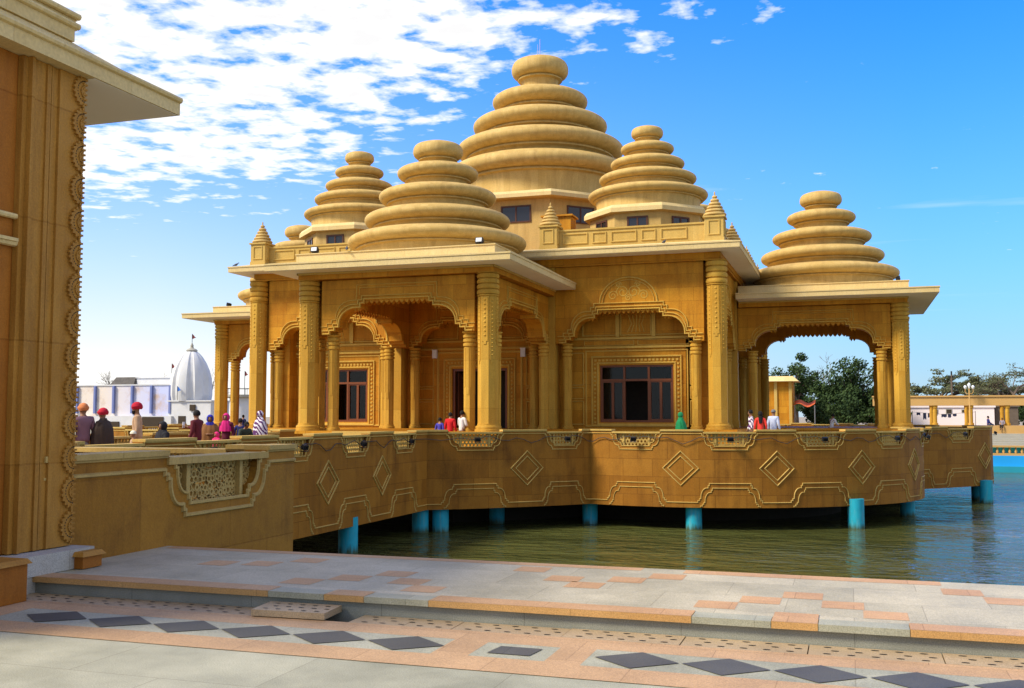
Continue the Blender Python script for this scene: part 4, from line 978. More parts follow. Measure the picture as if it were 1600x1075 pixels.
# roof parapet with finials
for k in range(4):
    T = TK(k); S = LS(k, (-11.75, 11.75), (11.75, 11.75)); U = 11.75
    for s in (-1, 1):
        a, b = sorted((U+s*4.3, U+s*11.3)); m = MB(); band(m, S, a, b, 9.451, 10.32, -.18, 0); band(m, S, a, b, 10.32, 10.40, -.24, .05); band(m, S, a, b, 9.452, 9.56, 0, .04)
        x = a+.35; i = 0
        while x < b-.3:
            w = 1.15 if i % 2 == 0 else .62
            if x+w > b-.1: break
            rect(m, S, x, x+w, 9.72, 10.18, .08, 0, .05); x += w+.28; i += 1
        m.build('roof_parapet', S_TRIM, T_)
        pu = U+s*4.3 if False else None
    for lx in ((-4.0, 4.0, 11.75) if True else ()):
        if k == 2 and abs(lx) < 5: continue
        p = T(lx, 11.70, 0); m = MB(); w = .42
        m.box(p[0]-w, p[0]+w, p[1]-w, p[1]+w, 9.455, 10.52); m.box(p[0]-w-.07, p[0]+w+.07, p[1]-w-.07, p[1]+w+.07, 10.52, 10.60); m.box(p[0]-w-.03, p[0]+w+.03, p[1]-w-.03, p[1]+w+.03, 9.456, 9.60)
        for q in range(4):
            Tq = TK(q); c_ = Tq(0, 1, 0); nx, ny = c_[0]-CX, c_[1]-CY; tx, ty = -ny, nx
            Sq = Surf([(p[0]+nx*w-tx*1, p[1]+ny*w-ty*1), (p[0]+nx*w+tx*1, p[1]+ny*w+ty*1)]); rect(m, Sq, .76, 1.24, 9.75, 10.38, .08, 0, .04)
        o = m.build('parapet_pier', S_TRIM, T_)
        f = MB(); pr = [(0.0, 11.78), (.04, 11.72), (.03, 11.60)]
        for i in range(6):
            r = .12+.080*i; z = 11.52-.165*i; pr += [(r-.05, z+.07), (r, z+.02), (r, z-.03), (r-.07, z-.08)]
        pr += [(.5, 10.601)]; f.lathe([(max(r, .005), z) for r, z in pr[::-1]], 24, (p[0], p[1])); f.build('finial', S_DOME, o, smooth=50)
# corner domes and the central dome
for sx, sy in ((1, -1), (-1, -1), (1, 1), (-1, 1)):
    x, y = CX+8.0*sx, CY+8.0*sy
    drum(x, y, 2.92, 9.45, 11.28, 3.22, 10.50, 11.06, 1.0)
    ring_dome('corner_dome', x, y, [(.80, 15.72), (1.33, 14.93), (1.84, 14.15), (2.42, 13.37), (2.97, 12.52)], .36, T_, 11.68)
drum(CX, CY, 5.1, 9.45, 13.62, 5.75, 12.30, 13.26, 1.75)
ring_dome('central_dome', CX, CY, [(1.72, 22.38), (2.87, 20.44), (4.03, 18.90), (5.0, 17.42), (5.45, 15.90)], .75, T_, 14.0)
m = MB(); m.tube([(CX, CY, 23.1), (CX, CY, 24.4)], .025, 6); m.tube([(CX-.14, CY, 23.1), (CX-.14, CY, 24.1)], .02, 6); m.build('lightning_rod', M_GREYM, T_)
m = MB(); m.box(CX+3.3, CX+4.7, CY-10.6, CY-9.6, 9.45, 11.3); m.box(CX+3.2, CX+4.8, CY-10.7, CY-9.5, 11.3, 11.38); m.build('roof_hatch', S_WALL, T_, smooth=0)

# ================================================================== lamps, cable, birds
def make_flood(x, y, z, dx, dy, label, group, sc=1.0):
    t = thing('floodlight', label, 'floodlight', (x, y, z), group)
    tx, ty = -dy, dx
    def P(u, o, h): return (x+(dx*o+tx*u)*sc, y+(dy*o+ty*u)*sc, z+h*sc)
    m = MB(); m.hexa([P(-.15, .03, .0), P(.15, .03, .0), P(.15, .17, .05), P(-.15, .17, .05), P(-.15, .0, .20), P(.15, .0, .20), P(.15, .13, .25), P(-.15, .13, .25)]); 
    for i in range(5): u = -.12+.06*i; m.hexa([P(u-.008, -.02, .03), P(u+.008, -.02, .03), P(u+.008, .03, .03), P(u-.008, .03, .03), P(u-.008, -.05, .18), P(u+.008, -.05, .18), P(u+.008, .0, .18), P(u-.008, .0, .18)])
    m.build('housing', M_BLACK, t)
    m = MB(); m.hexa([P(-.12, .172, .075), P(.12, .172, .075), P(.12, .18, .078), P(-.12, .18, .078), P(-.12, .137, .225), P(.12, .137, .225), P(.12, .146, .228), P(-.12, .146, .228)]); m.build('lens', M_LAMP, t)
    m = MB(); m.tube([P(-.17, .06, .12), P(-.17, .0, -.04), P(.17, .0, -.04), P(.17, .06, .12)], .012, 6); m.tube([P(0, 0, -.04), P(0, .25, -.05)], .015, 6); m.build('bracket', M_BLACK, t)
    return t
ORD = ['first', 'second', 'third', 'fourth', 'fifth', 'sixth', 'seventh', 'eighth', 'ninth', 'tenth', 'eleventh', 'twelfth']
G1 = 'floodlights fixed outside the pierced parapet screens'
cab = []
for i, u in enumerate(bj[2:]):
    p = SB(u+.1, .68, .12); q = SB(u+.1, .68, 1.12)
    make_flood(2*p[0]-p[0]+(q[0]-p[0])*.16, p[1]+(q[1]-p[1])*.16, .66, p[0]-q[0], p[1]-q[1], '%s black floodlight from the left along the footbridge parapet' % ORD[i], G1, .68)
PY = 20.45
prev = None
pts = []
for S, L in ((SB, [(u+.1, .68) for u in bj[1:]]), (ST, [(u+.05, .68) for u, _ in js[:10]])):
    for u, z in L:
        if prev is not None and prev[0] is S:
            n = 12
            for i in range(1, n): q = i/n; uu = prev[1]+(u-prev[1])*q; pts.append(S(uu, .86-.30*math.sin(PI*q)**2*(.6+.4*math.sin(uu*5)), .065))
        elif prev is not None:
            for uu in (prev[1]+.6, S is ST and SB.L-.4): pts.append(SB(uu, .78, .07))
            pts.append(ST(.5, .72, .07)); pts.append(ST(1.2, .8, .07))
        pts.append(S(u, z+.05, .08)); prev = (S, u)
m = MB(); m.tube(pts, .013, 5); tag(m.build('cable', M_CABLE, None), 'black cable sagging from floodlight to floodlight along the parapet', 'cable')
for i, (u, _) in enumerate(js[:11]):
    p = ST(u, .66, .12); q = ST(u, .66, 1.12)
    make_flood(p[0]+(q[0]-p[0])*.16, p[1]+(q[1]-p[1])*.16, .66, p[0]-q[0], p[1]-q[1], '%s black floodlight from the left along the curved terrace parapet' % ORD[i], G1, .68)
for i, (u, nm) in enumerate(((js[12][0], 'nearest the orange awning'), (js[13][0], 'left of the leaning person'), (js[14][0], 'farther back'))):
    pass
def lamp_at(k, lx, ly, label):
    ly += PYK[k]-PY; T = TK(k); p = T(lx, ly, 0); q = T(lx*.99, ly+1, 0); d = Vector((q[0]-p[0], q[1]-p[1])).normalized()
    make_flood(p[0], p[1], 8.37, d.x, d.y, label, 'floodlights on the porch roofs')
lamp_at(0, PW-.3, PY+.1, 'black floodlight on the right corner of the front porch roof')
lamp_at(0, -PW+.3, PY+.1, 'black floodlight on the left corner of the front porch roof')
lamp_at(1, -PW+.3, PY-.1, 'black floodlight on the outer corner of the right porch roof')
lamp_at(3, PW-.3, PY-.3, 'black floodlight on the outer corner of the left porch roof')
for s, w in ((-1, 'left'), (1, 'right')):
    x = CX+s*2.32; y = CY-10.6; t = thing('wall_lamp', 'white box lamp on the wall %s of the temple doorway' % w, 'wall lamp', (x, y, 4.5), 'lamps beside the doorway')
    m = MB(); m.box(x-.12, x+.12, y-.22, y-.075, 4.48, 4.88); m.box(x-.14, x+.14, y-.24, y-.073, 4.88, 4.91); m.build('lamp_body', plain('white_lamp', (.75, .74, .70), .4) if s < 0 else MATS['white_lamp'], t)
    m = MB(); m.box(x-.05, x+.05, y-.08, y-.0, 4.6, 4.75); m.build('bracket', M_GREYM, t)
def bird(x, y, z, ang, label):
    t = thing('pigeon', label, 'bird', (x, y, z), 'pigeons resting on the eaves')
    c, s = math.cos(ang), math.sin(ang)
    def P(a, b, h): return (x+a*c-b*s, y+a*s+b*c, z+h)
    m = MB()
    secs = [(-.17, .035, .012, .03), (-.11, .055, .03, .03), (-.04, .085, .055, .055), (.03, .10, .06, .062), (.08, .13, .042, .045), (.10, .165, .026, .028), (.125, .185, .030, .030), (.155, .185, .012, .014), (.175, .18, .004, .004)]
    rings = [[m.vert(P(a, math.cos(q*PI/5)*w, h+.02+math.sin(q*PI/5)*hh)) for q in range(10)] for a, h, w, hh in secs]
    for a, b in zip(rings, rings[1:]):
        for i in range(10): m.face((a[i], a[(i+1) % 10], b[(i+1) % 10], b[i]))
    m.face(rings[0]); m.face(rings[-1]); m.build('body', M_BIRD, t, smooth=80)
    m = MB()
    for q in (-.02, .02): m.tube([P(0, q, 0), P(.0, q, .05)], .005, 4)
    m.build('legs', plain('bird_leg', (.35, .1, .08)) if 'bird_leg' not in MATS else MATS['bird_leg'], t)
M_BIRD = plain('slate_feathers', (.07, .075, .09), .7, var=.4, scale=20)
for k, lx, ly, z, a, lb in ((0, -12.65, 12.7, 9.30, .4, 'dark pigeon on the far left end of the main eave'), (0, -2.0, PY+.5, 8.31, 2.0, 'dark pigeon on the front edge of the front porch roof'), (0, 9.6, 12.75, 9.30, 1.2, 'dark pigeon on the main eave above the window bay')):
    p = TK(k)(lx, ly, z); bird(p[0], p[1], z, a, lb)
bird(-7.22, 7.55, 5.60, 1.2, 'dark pigeon on the parapet of the near gate building')

# ================================================================== far bank and what stands behind it
m = MB(); m.box(-130, 130, 84.6, 86.2, -3.95, -1.36); m.build('far_bank_wall', M_BLUEW, kind='structure', smooth=0)
m = MB(); m.box(-130, 130, 84.3, 84.598, -3.95, -2.15); m.build('far_bank_ledge', M_TEAL, kind='structure', smooth=0)
t = thing('bank_railing', 'ochre baluster railing with aqua backing above the blue tank wall', 'railing', (14, 85, -1.36))
m = MB(); m.box(4, 40, 84.66, 85.0, -1.359, -1.18); m.box(4, 40, 84.66, 85.0, -.74, -.6); m.build('rail', M_OCHRE, t)
m = MB(); x = 4.2
while x < 40: m.lathe([(.06, -1.18), (.10, -1.05), (.05, -.9), (.08, -.74)], 8, (x, 84.83)); x += .42
m.build('balusters', M_OCHRE, t)['kind'] = 'stuff'
m = MB(); m.box(4, 40, 85.1, 85.2, -1.359, -.62); m.build('backing_panel', M_AQUA, t)
m = MB()
for i in range(6): m.box(-130, 130, 86.21+1.1*i, 87.32+1.1*i if i < 5 else 93.2, -1.5, -.62+.155*i)
m.build('bank_steps', M_GREYS, kind='structure', smooth=0)
# long colonnade
t = thing('colonnade', 'long low sandstone colonnade with flat beam on the far bank at the right', 'colonnade', (10, 95, .05))
m = MB(); m.box(2.0, 60, 94.4, 97.6, .06, .80); m.build('plinth', M_OCHRE, t)
m = MB(); m.box(2.0, 60, 94.6, 95.2, 2.50, 3.22); m.box(2.0, 60, 97.0, 97.5, 2.50, 3.18); m.box(1.9, 60.1, 94.5, 95.3, 3.22, 3.34); m.build('beam', M_OCHRE, t, smooth=0)
for i in range(12):
    x = 4.14+2.82*i
    m = MB(); m.lathe([(.24, .80), (.24, 1.0), (.17, 1.02), (.17, 2.25), (.23, 2.3), (.23, 2.5)], 10, (x, 94.9)); m.build('column', S_COL, t)
    m = MB(); m.lathe([(.2, .80), (.17, 1.0), (.17, 2.3), (.2, 2.5)], 10, (x-.1, 97.25)); m.build('column', S_COL, t)
def lowhouse(name, label, x0, x1, y0, y1, z1, mat, wins, par=.25, cat='building'):
    t = thing(name, label, cat, ((x0+x1)/2, (y0+y1)/2, .05))
    m = MB(); m.box(x0, x1, y0, y1, .04, z1); m.build('wall', mat, t, smooth=0)
    m = MB(); m.box(x0-.12, x1+.12, y0-.12, y1+.12, z1, z1+par); m.build('parapet', mat, t, smooth=0)
    for a, b, c, d in wins:
        m = MB(); m.box(a-.06, b+.06, y0-.05, y0-.002, c-.06, d+.06); o = m.build('window', M_GREYS, t); m = MB(); m.box(a, b, y0-.08, y0-.051, c, d); m.build('dark_panel', M_DARK, o)  # flat dark panel fills each window frame
    return t
lowhouse('white_building', 'pinkish white building with small square windows behind the colonnade', 4.9, 13.7, 112, 122, 2.45, M_PINKW, [(8.0, 8.45, 1.9, 2.25), (9.3, 9.75, 1.9, 2.25), (10.75, 10.95, 2.0, 2.2)])
t = thing('washing_line', 'dark washing hanging on a line in front of the pinkish building', 'washing line', (8, 110.5, .05))
m = MB()
for a in (6.0, 11.8): m.tube([(a, 110.5, .05), (a, 110.5, 2.1)], .03, 5)
m.build('post', M_BARK, t, smooth=0); m = MB(); m.tube([(6.0, 110.5, 2.0), (9, 110.5, 1.75), (11.8, 110.5, 2.0)], .012, 4); m.build('line', M_CABLE, t)
for a, w, h in ((6.4, .35, .3), (7.0, .3, .7), (7.45, .5, .45), (8.1, .25, .25), (8.7, .5, .35), (9.3, .3, .4), (9.75, .35, .3)):
    zt = 1.78+abs(a-9)*.07; n = 5; m = MB()
    for i in range(n):
        x0 = a+w*i/n; x1 = a+w*(i+1)/n; y0 = 110.5+.03*(i % 2); y1 = 110.5+.03*((i+1) % 2); hh = h*(.9+.1*math.sin(i*2+a)); m.hexa([(x0, y0-.01, zt-hh), (x1, y1-.01, zt-hh), (x1, y1+.01, zt-hh), (x0, y0+.01, zt-hh), (x0, y0-.01, zt), (x1, y1-.01, zt), (x1, y1+.01, zt), (x0, y0+.01, zt)])
    m.build('hung_cloth', MATS.get('navy_cloth') or plain('navy_cloth', (.02, .025, .06), .9), t)
lowhouse('grey_hut', 'brown grey hut between the pinkish building and dark bushes', 13.9, 16.0, 113, 120, 2.5, M_BARK, [])
# kiosk seen through the right porch
t = thing('kiosk', 'small golden stone kiosk with flat eave seen through the right porch', 'kiosk', (-6, 101, .05))
m = MB(); m.box(-8.0, -5.05, 100, 104, .05, 4.85); m.build('wall', S_WALL, t, smooth=0)
m = MB()
for x in (-6.6, -5.25): m.box(x-.14, x+.14, 99.86, 99.998, .06, 4.84)
m.build('pilaster', S_TRIM, t, smooth=0)
m = MB(); m.hexa([(-8.6, 99.3, 4.86), (-4.45, 99.3, 4.86), (-4.45, 104.7, 4.86), (-8.6, 104.7, 4.86), (-8.2, 99.8, 5.35), (-5.0, 99.8, 5.35), (-5.0, 104.2, 5.35), (-8.2, 104.2, 5.35)]); m.build('roof', S_EAVE, t, smooth=0)
t = thing('awning', 'small orange cloth awning beside the golden kiosk', 'awning', (-4, 101, .05))
m = MB(); n = 8
for i in range(n):
    a0, a1 = -4.95+1.9*i/n, -4.95+1.9*(i+1)/n; z0, z1 = 2.85+.18*math.sin(i*.9), 2.85+.18*math.sin((i+1)*.9)
    m.hexa([(a0, 100.2, z0-.25), (a1, 100.2, z1-.25), (a1, 102, z1+.12), (a0, 102, z0+.12), (a0, 100.2, z0-.22), (a1, 100.2, z1-.22), (a1, 102, z1+.15), (a0, 102, z0+.15)])
m.build('cloth', plain('orange_cloth', (.62, .12, .03), .8), t)
m = MB()
for x in (-4.9, -3.1):
    for y in (100.25, 101.9): m.tube([(x, y, .05), (x, y, 2.6)], .03, 5)
m.build('poles', M_GREYM, t)
t = thing('lamp_post', 'ornate yellow lamp post rising above the colonnade beam', 'lamp post', (9.6, 93.8, .05))
m = MB(); m.lathe([(.14, .05), (.12, .4), (.06, .5), (.05, 3.9)], 8, (9.6, 93.8)); m.build('pole', M_OCHRE, t)
for s in (-1, 1):
    m = MB(); m.tube([(9.6, 93.8, 3.5), (9.6+s*.2, 93.8, 3.45), (9.6+s*.32, 93.8, 3.65), (9.6+s*.3, 93.8, 3.85)], .03, 6); o = m.build('arm', M_OCHRE, t)
    m = MB(); m.lathe([(.03, 3.85), (.11, 3.95), (.13, 4.05), (.08, 4.15), (.01, 4.18)], 10, (9.6+s*.3, 93.8)); m.build('globe', M_LAMP, o)
m = MB(); m.lathe([(.03, 3.9), (.11, 4.1), (.13, 4.22), (.08, 4.34), (.01, 4.4)], 10, (9.6, 93.8)); m.build('globe', M_LAMP, t)
def pole(name, label, pts, r, cat, cap=None):
    t = thing(name, label, cat, pts[0]); m = MB(); m.tube(pts, r, 6); m.build('pole', M_BARK, t)
    if cap: x, y, z = pts[-1]; m = MB(); m.box(x-.25, x+.25, y-.06, y+.06, z-.3, z-.15); m.box(x-.07, x+.07, y-.07, y+.07, z, z+.35); m.build('crossarm', M_BLACK, t)
pole('utility_pole', 'dark utility pole standing behind the feathery tree on the right', [(9.95, 113, .05), (9.95, 113, 5.8)], .09, 'pole', True)
pole('leaning_pole', 'thin leaning pole in front of the pinkish building', [(11.3, 109, .05), (10.7, 109, 3.6)], .04, 'pole')

# ---- white temple and buildings on the left bank
t = thing('white_temple', 'whitewashed temple with ribbed curved spire on the left bank', 'temple', (-73.0, 102, .05))
m = MB(); prf = [(2.2, 3.3), (2.32, 4.0), (2.32, 5.0), (2.22, 6.0), (2.0, 6.9), (1.65, 7.75), (1.2, 8.5), (.85, 8.9), (.6, 9.1)]
n = 64; rings = []
for r, z in prf:
    rings.append([m.vert((-73.0+r*(1+.055*(1 if (i % 8) in (0, 1, 2, 3, 4) else -1)*(1 if (i % 8) != 7 else 0))*math.cos(2*PI*i/n), 102+r*(1+.055*(1 if (i % 8) in (0, 1, 2, 3, 4) else -1))*math.sin(2*PI*i/n), z)) for i in range(n)])
for a, b in zip(rings, rings[1:]):
    for i in range(n): m.face((a[i], a[(i+1) % n], b[(i+1) % n], b[i]))
m.face(rings[-1]); m.build('spire', M_WHITE, t, smooth=25)
m = MB(); m.lathe([(.45, 9.05), (.62, 9.15), (.66, 9.25), (.5, 9.42), (.25, 9.5), (.16, 9.7), (.2, 9.8), (.03, 10.2)], 16, (-73.0, 102)); m.build('crown_disc', M_GREYS, t)
m = MB(); m.box(-74.6, -68.9, 100, 105, .04, 3.25); m.box(-74.75, -68.75, 99.85, 105.1, 3.25, 3.4); m.build('wall', M_WHITE, t, smooth=0)
m = MB(); m.box(-71.6, -70.9, 99.82, 99.999, 2.2, 2.9); m.build('opening', M_DARK, t)
m = MB(); m.box(-73.2, -72.2, 99.95, 99.999, .2, 1.6); m.build('opening', M_DARK, t)
m = MB(); m.lathe([(.0, 0), (.2, 0)], 10) if False else None
pf = thing('temple_flag', 'small dark pennant on the tip of the white spire', 'flag', (-73.0, 102, 10.1))
def flag(t, x, y, z0, z1, col, w=.5):
    m = MB(); m.tube([(x, y, z0), (x, y, z1)], .035, 5); m.build('pole', M_BLACK, t)
    m = MB(); q = []
    for i in range(5): q.append([(x+.03+w*i/4, y+.05*math.sin(i*1.6), z1-.03-.11*i), (x+.03+w*i/4, y+.05*math.sin(i*1.6), z1-.6+.04*i)])
    for a, b in zip(q, q[1:]): m.hexa([(a[1][0], a[1][1]-.012, a[1][2]), (b[1][0], b[1][1]-.012, b[1][2]), (b[1][0], b[1][1]+.012, b[1][2]), (a[1][0], a[1][1]+.012, a[1][2]), (a[0][0], a[0][1]-.012, a[0][2]), (b[0][0], b[0][1]-.012, b[0][2]), (b[0][0], b[0][1]+.012, b[0][2]), (a[0][0], a[0][1]+.012, a[0][2])])
    m.build('pennant', col, t)
F_RED = plain('dark_red_cloth', (.16, .03, .03), .8); F_BLUE = plain('blue_cloth', (.05, .16, .50), .8)
flag(pf, -73.0, 102, 10.0, 11.2, F_RED)
t = thing('long_wall_building', 'long cream and faded blue building with thin piers on the left bank', 'building', (-82, 102, .05))
m = MB(); m.box(-95, -73.9, 100.2, 106, .04, 5.15); m.build('wall', M_STRIPE, t, smooth=0)
m = MB(); m.box(-95, -73.85, 100.1, 106, 5.15, 5.3); m.build('parapet', M_WHITE, t, smooth=0)
for x in (-92.8, -90.2, -87.53, -84.93, -82.27, -79.66, -76.98, -74.4): m = MB(); m.box(x-.13, x+.13, 99.9, 100.199, 1.9, 5.15); m.build('pier', MATS.get('slate_blue_paint') or plain('slate_blue_paint', (.16, .20, .42), .8), t)
m = MB(); m.box(-95, -73.9, 99.6, 100.19, .04, 1.6); m.build('base_wall', M_WHITE, t, smooth=0)
m = MB(); m.box(-77.8, -74.9, 99.5, 99.599, .3, 1.5); m.build('opening', M_DARK, t, smooth=0)
m = MB(); m.box(-83.0, -81.0, 99.5, 99.599, .3, .95); m.build('opening', M_DARK, t, smooth=0)
for i, x in enumerate((-90.5, -88, -86, -84.2, -82.6, -81.2, -79.2, -78.0)):
    pass
lowhouse('roof_room', 'pale plastered rooftop room above the faded blue building', -81.8, -76.6, 103.5, 108, 6.15, M_WHITE, [], .1)
t = thing('tiled_shed', 'dark tiled lean-to roof beside the pale rooftop room', 'shed', (-84, 105, 4))
m = MB(); m.hexa([(-85.4, 103, 5.31), (-81.9, 103, 5.31), (-81.9, 106.5, 5.31), (-85.4, 106.5, 5.31), (-84.8, 103.5, 6.3), (-81.95, 103.5, 6.3), (-81.95, 106.4, 6.3), (-84.8, 106.4, 6.3)]); m.build('roof', plain('dark_roof_tiles', (.10, .09, .08), .9, var=.4, scale=3), t)
m = MB(); m.box(-85.2, -82, 103.2, 106.3, 4.0, 5.305); m.build('wall', M_WHITE, t)
for x, y, z0, z1, c, lb, w in ((-77.2, 104, 6.2, 7.9, F_RED, 'small dark red flag on the pale rooftop room', .5), (-72.9, 99.3, 3.4, 5.0, F_BLUE, 'blue pennant on a slanting pole before the white spire', .5)):
    t = thing('flag', lb, 'flag', (x, y, z0)); flag(t, x, y, z0, z1, c, w)
t = thing('flag_platform', 'raised white tower with a railed platform and small flags behind the left porch', 'tower', (-65.6, 101, .05))
m = MB(); m.lathe([(1.35, .05), (1.25, 3.6)], 20, (-65.6, 101)); m.build('tower', M_WHITE, t); m = MB(); m.lathe([(1.3, 3.6), (1.9, 3.75), (1.9, 4.0)], 20, (-65.6, 101)); m.build('platform', M_GREYS, t)
m = MB(); m.tube([(-65.6+1.8*math.cos(a), 101+1.8*math.sin(a), 4.7) for a in [PI*i/8 for i in range(17)]], .03, 5)
for i in range(10): a = 2*PI*i/10; m.tube([(-65.6+1.8*math.cos(a), 101+1.8*math.sin(a), 4.0), (-65.6+1.8*math.cos(a), 101+1.8*math.sin(a), 4.7)], .025, 5)
m.build('railing', M_BLACK, t)
for x, z, lb in ((-66.4, 6.1, 'left of two small flags on the white tower platform'), (-64.9, 6.7, 'taller right flag on the white tower platform')):
    f_ = thing('flag', lb, 'flag', (x, 100.6, 4.0)); flag(f_, x, 100.6, 4.0, z, F_RED, .4)

# ================================================================== trees
def branch(m, p, d, L, r, depth, rn, tips, spread=.6, up=.15, flat=0.0, kids=(2, 3)):
    q = p+d*L; mid = p+d*L*.5+Vector((rn.uniform(-1, 1), rn.uniform(-1, 1), rn.uniform(-.3, .5)))*L*.07
    m.tube([p, mid, q], r, 5 if depth > 2 else 3, r*.68)
    if depth <= 1: tips.append((q, d)); tips.append((mid, d))
    if depth == 0: return
    for _ in range(rn.randint(*kids)):
        a = Vector((rn.gauss(0, 1), rn.gauss(0, 1), rn.gauss(0, 1)*(1-flat)+up)); nd = (d+a*spread); nd.z = nd.z*(1-flat*.55)+up*.3
        branch(m, q if rn.random() > .25 else mid, nd.normalized(), L*rn.uniform(.62, .86), r*.64, depth-1, rn, tips, spread, up, flat, kids)
def leaves(m, c, R, n, size, rn, flat=1.0):
    for _ in range(n):
        v = Vector((rn.gauss(0, 1), rn.gauss(0, 1), rn.gauss(0, 1))).normalized()*R*rn.random()**.45
        v.z *= flat; p = c+v; s = size*rn.uniform(.6, 1.35)
        a = Vector((rn.gauss(0, 1), rn.gauss(0, 1), rn.gauss(0, 1))).normalized(); b = a.orthogonal().normalized()*s; a = a.cross(b).normalized()*s*.55
        m.poly([p-b, p+a, p+b, p-a])
def tree(name, label, x, y, h, kind, seed, W=3.0, mat=None, group='trees on the far bank', clumps=26, lean=0.0, leaf=.18):
    rn = random.Random(seed); t = thing(name, label, 'tree', (x, y, .05), group)
    m = MB(); tips = []; base = Vector((x, y, .05))
    if kind == 'dense':
        d = Vector((lean, 0, 1)).normalized(); m.tube([base, base+d*h*.3, base+d*h*.55], h*.04, 8, h*.02)
        cr = MB(); cz = .05+h*.50
        for i in range(clumps):
            v = Vector((rn.gauss(0, 1), rn.gauss(0, 1), rn.gauss(0, 1))).normalized()*rn.random()**.35
            c = Vector((x+lean*h*.4+v.x*W, y+v.y*W*.8, cz+v.z*h*.46)); c.z = max(c.z, .5)
            m.tube([base+d*h*rn.uniform(.25, .5), (base+d*h*.5+c)/2, c], h*.012, 4, .02)
            leaves(cr, c, rn.uniform(.6, 1.05)*W*.40, 230, leaf*.82, rn, .8)
        m.build('trunk', M_BARK, t, smooth=60); cr.build('crown', mat or L_DARK, t, smooth=0)
    elif kind == 'bare':
        branch(m, base, Vector((lean, 0, 1)).normalized(), h*.30, h*.022, 6, rn, tips, .46, .25, 0, (2, 3)); m.build('branches', M_TWIG, t, smooth=60)
    else:          # spreading thorn tree with thin layered foliage
        branch(m, base, Vector((lean, 0, 1)).normalized(), h*.36, h*.035, 5, rn, tips, .75, .10, .75, (2, 4)); m.build('trunk', M_BARK, t, smooth=60)
        cr = MB(); top = max(q.z for q, _ in tips)
        for q, d in tips:
            if rn.random() < .75: leaves(cr, q, W*.17, 13, leaf*.45, rn, .22)
        cr.build('crown', mat or L_OLIVE, t, smooth=0)
tree('broadleaf_tree', 'tall dark broadleaf tree rising behind the golden kiosk', -5.6, 117, 8.8, 'dense', 1, 2.6, clumps=34)
tree('broadleaf_tree', 'dark broadleaf tree left behind the kiosk roof', -9.8, 119, 8.0, 'dense', 12, 2.8, clumps=30)
tree('bushy_tree', 'wide dark bushy tree in the middle of the right porch arch', .4, 108, 7.46, 'dense', 2, 3.2, clumps=46)
tree('bushy_tree', 'low dark bush just right of the orange awning', -2.7, 107, 4.9, 'dense', 3, 2.0, clumps=30)
tree('bushy_tree', 'dark bush nearest the slender column of the right porch', 3.3, 109, 5.4, 'dense', 4, 2.0, clumps=30)
tree('bare_tree', 'bare twiggy tree above the dark bushes in the porch arch', -2.4, 113, 8.6, 'bare', 5, group='bare trees')
tree('thorn_tree', 'rounded feathery thorn tree just right of the porch column', 9.20, 126.50, 8.26, 'thorn', 6, 3.79, leaf=.30)
tree('thorn_tree', 'leaning thorn tree with a dark bent trunk above the colonnade', 12.54, 125.35, 6.55, 'thorn', 9, 3.22, lean=.45)
tree('thorn_tree', 'wide thorn tree with open crown at the right edge', 16.45, 121.90, 8.31, 'thorn', 8, 3.91)
tree('thorn_tree', 'far thorn tree half hidden at the right picture edge', 20.70, 128.80, 7.66, 'thorn', 11, 3.68)
tree('bushy_tree', 'dark green bush under the colonnade beam at the right edge', 20.24, 133.40, 3.90, 'dense', 10, 2.64, clumps=30)
tree('bushy_tree', 'low green bush at the foot of the rounded thorn tree', 7.59, 133.40, 4.71, 'dense', 14, 2.07, mat=L_OLIVE, clumps=22)
tree('bushy_tree', 'dark undergrowth filling the gap below the porch arch trees', -.9, 104, 3.4, 'dense', 31, 2.6, clumps=40)
tree('bushy_tree', 'dark low bush behind the right porch columns', 3.0, 104, 3.6, 'dense', 32, 2.2, clumps=34)
tree('bare_tree', 'larger bare tree behind the left end of the cream building', -91.5, 112, 8.4, 'bare', 21, group='bare trees')
tree('bare_tree', 'small bare tree behind the dark tiled roof', -86.8, 116, 7.9, 'bare', 22, group='bare trees')
tree('bare_tree', 'bare tree rising behind the pale rooftop room', -82.5, 120, 8.0, 'bare', 23, group='bare trees')

# ================================================================== people
SKIN_M = plain('brown_skin', (.26, .125, .065), .55, var=.1)
CL = {}
def cloth(name, col, var=.18):
    if name not in CL: CL[name] = plain(name, col, .88, var=var, scale=9)
    return CL[name]
def patterned():
    m, nt, b = new_mat('white_purple_print'); N = nt.nodes; L = nt.links
    g = N.new('ShaderNodeNewGeometry'); w = N.new('ShaderNodeTexWave'); w.inputs['Scale'].default_value = 3.2; w.inputs['Distortion'].default_value = 9; w.inputs['Detail'].default_value = 2; w.bands_direction = 'DIAGONAL'
    L.new(g.outputs['Position'], w.inputs['Vector']); r = N.new('ShaderNodeMapRange'); r.inputs[1].default_value = .48; r.inputs[2].default_value = .56; L.new(w.outputs['Fac'], r.inputs[0])
    mx = N.new('ShaderNodeMix'); mx.data_type = 'RGBA'; L.new(r.outputs[0], mx.inputs[0]); mx.inputs[6].default_value = (.09, .02, .11, 1); mx.inputs[7].default_value = (.68, .64, .68, 1); L.new(mx.outputs[2], b.inputs['Base Color']); b.inputs['Roughness'].default_value = .9
    return m
M_PRINT = patterned()
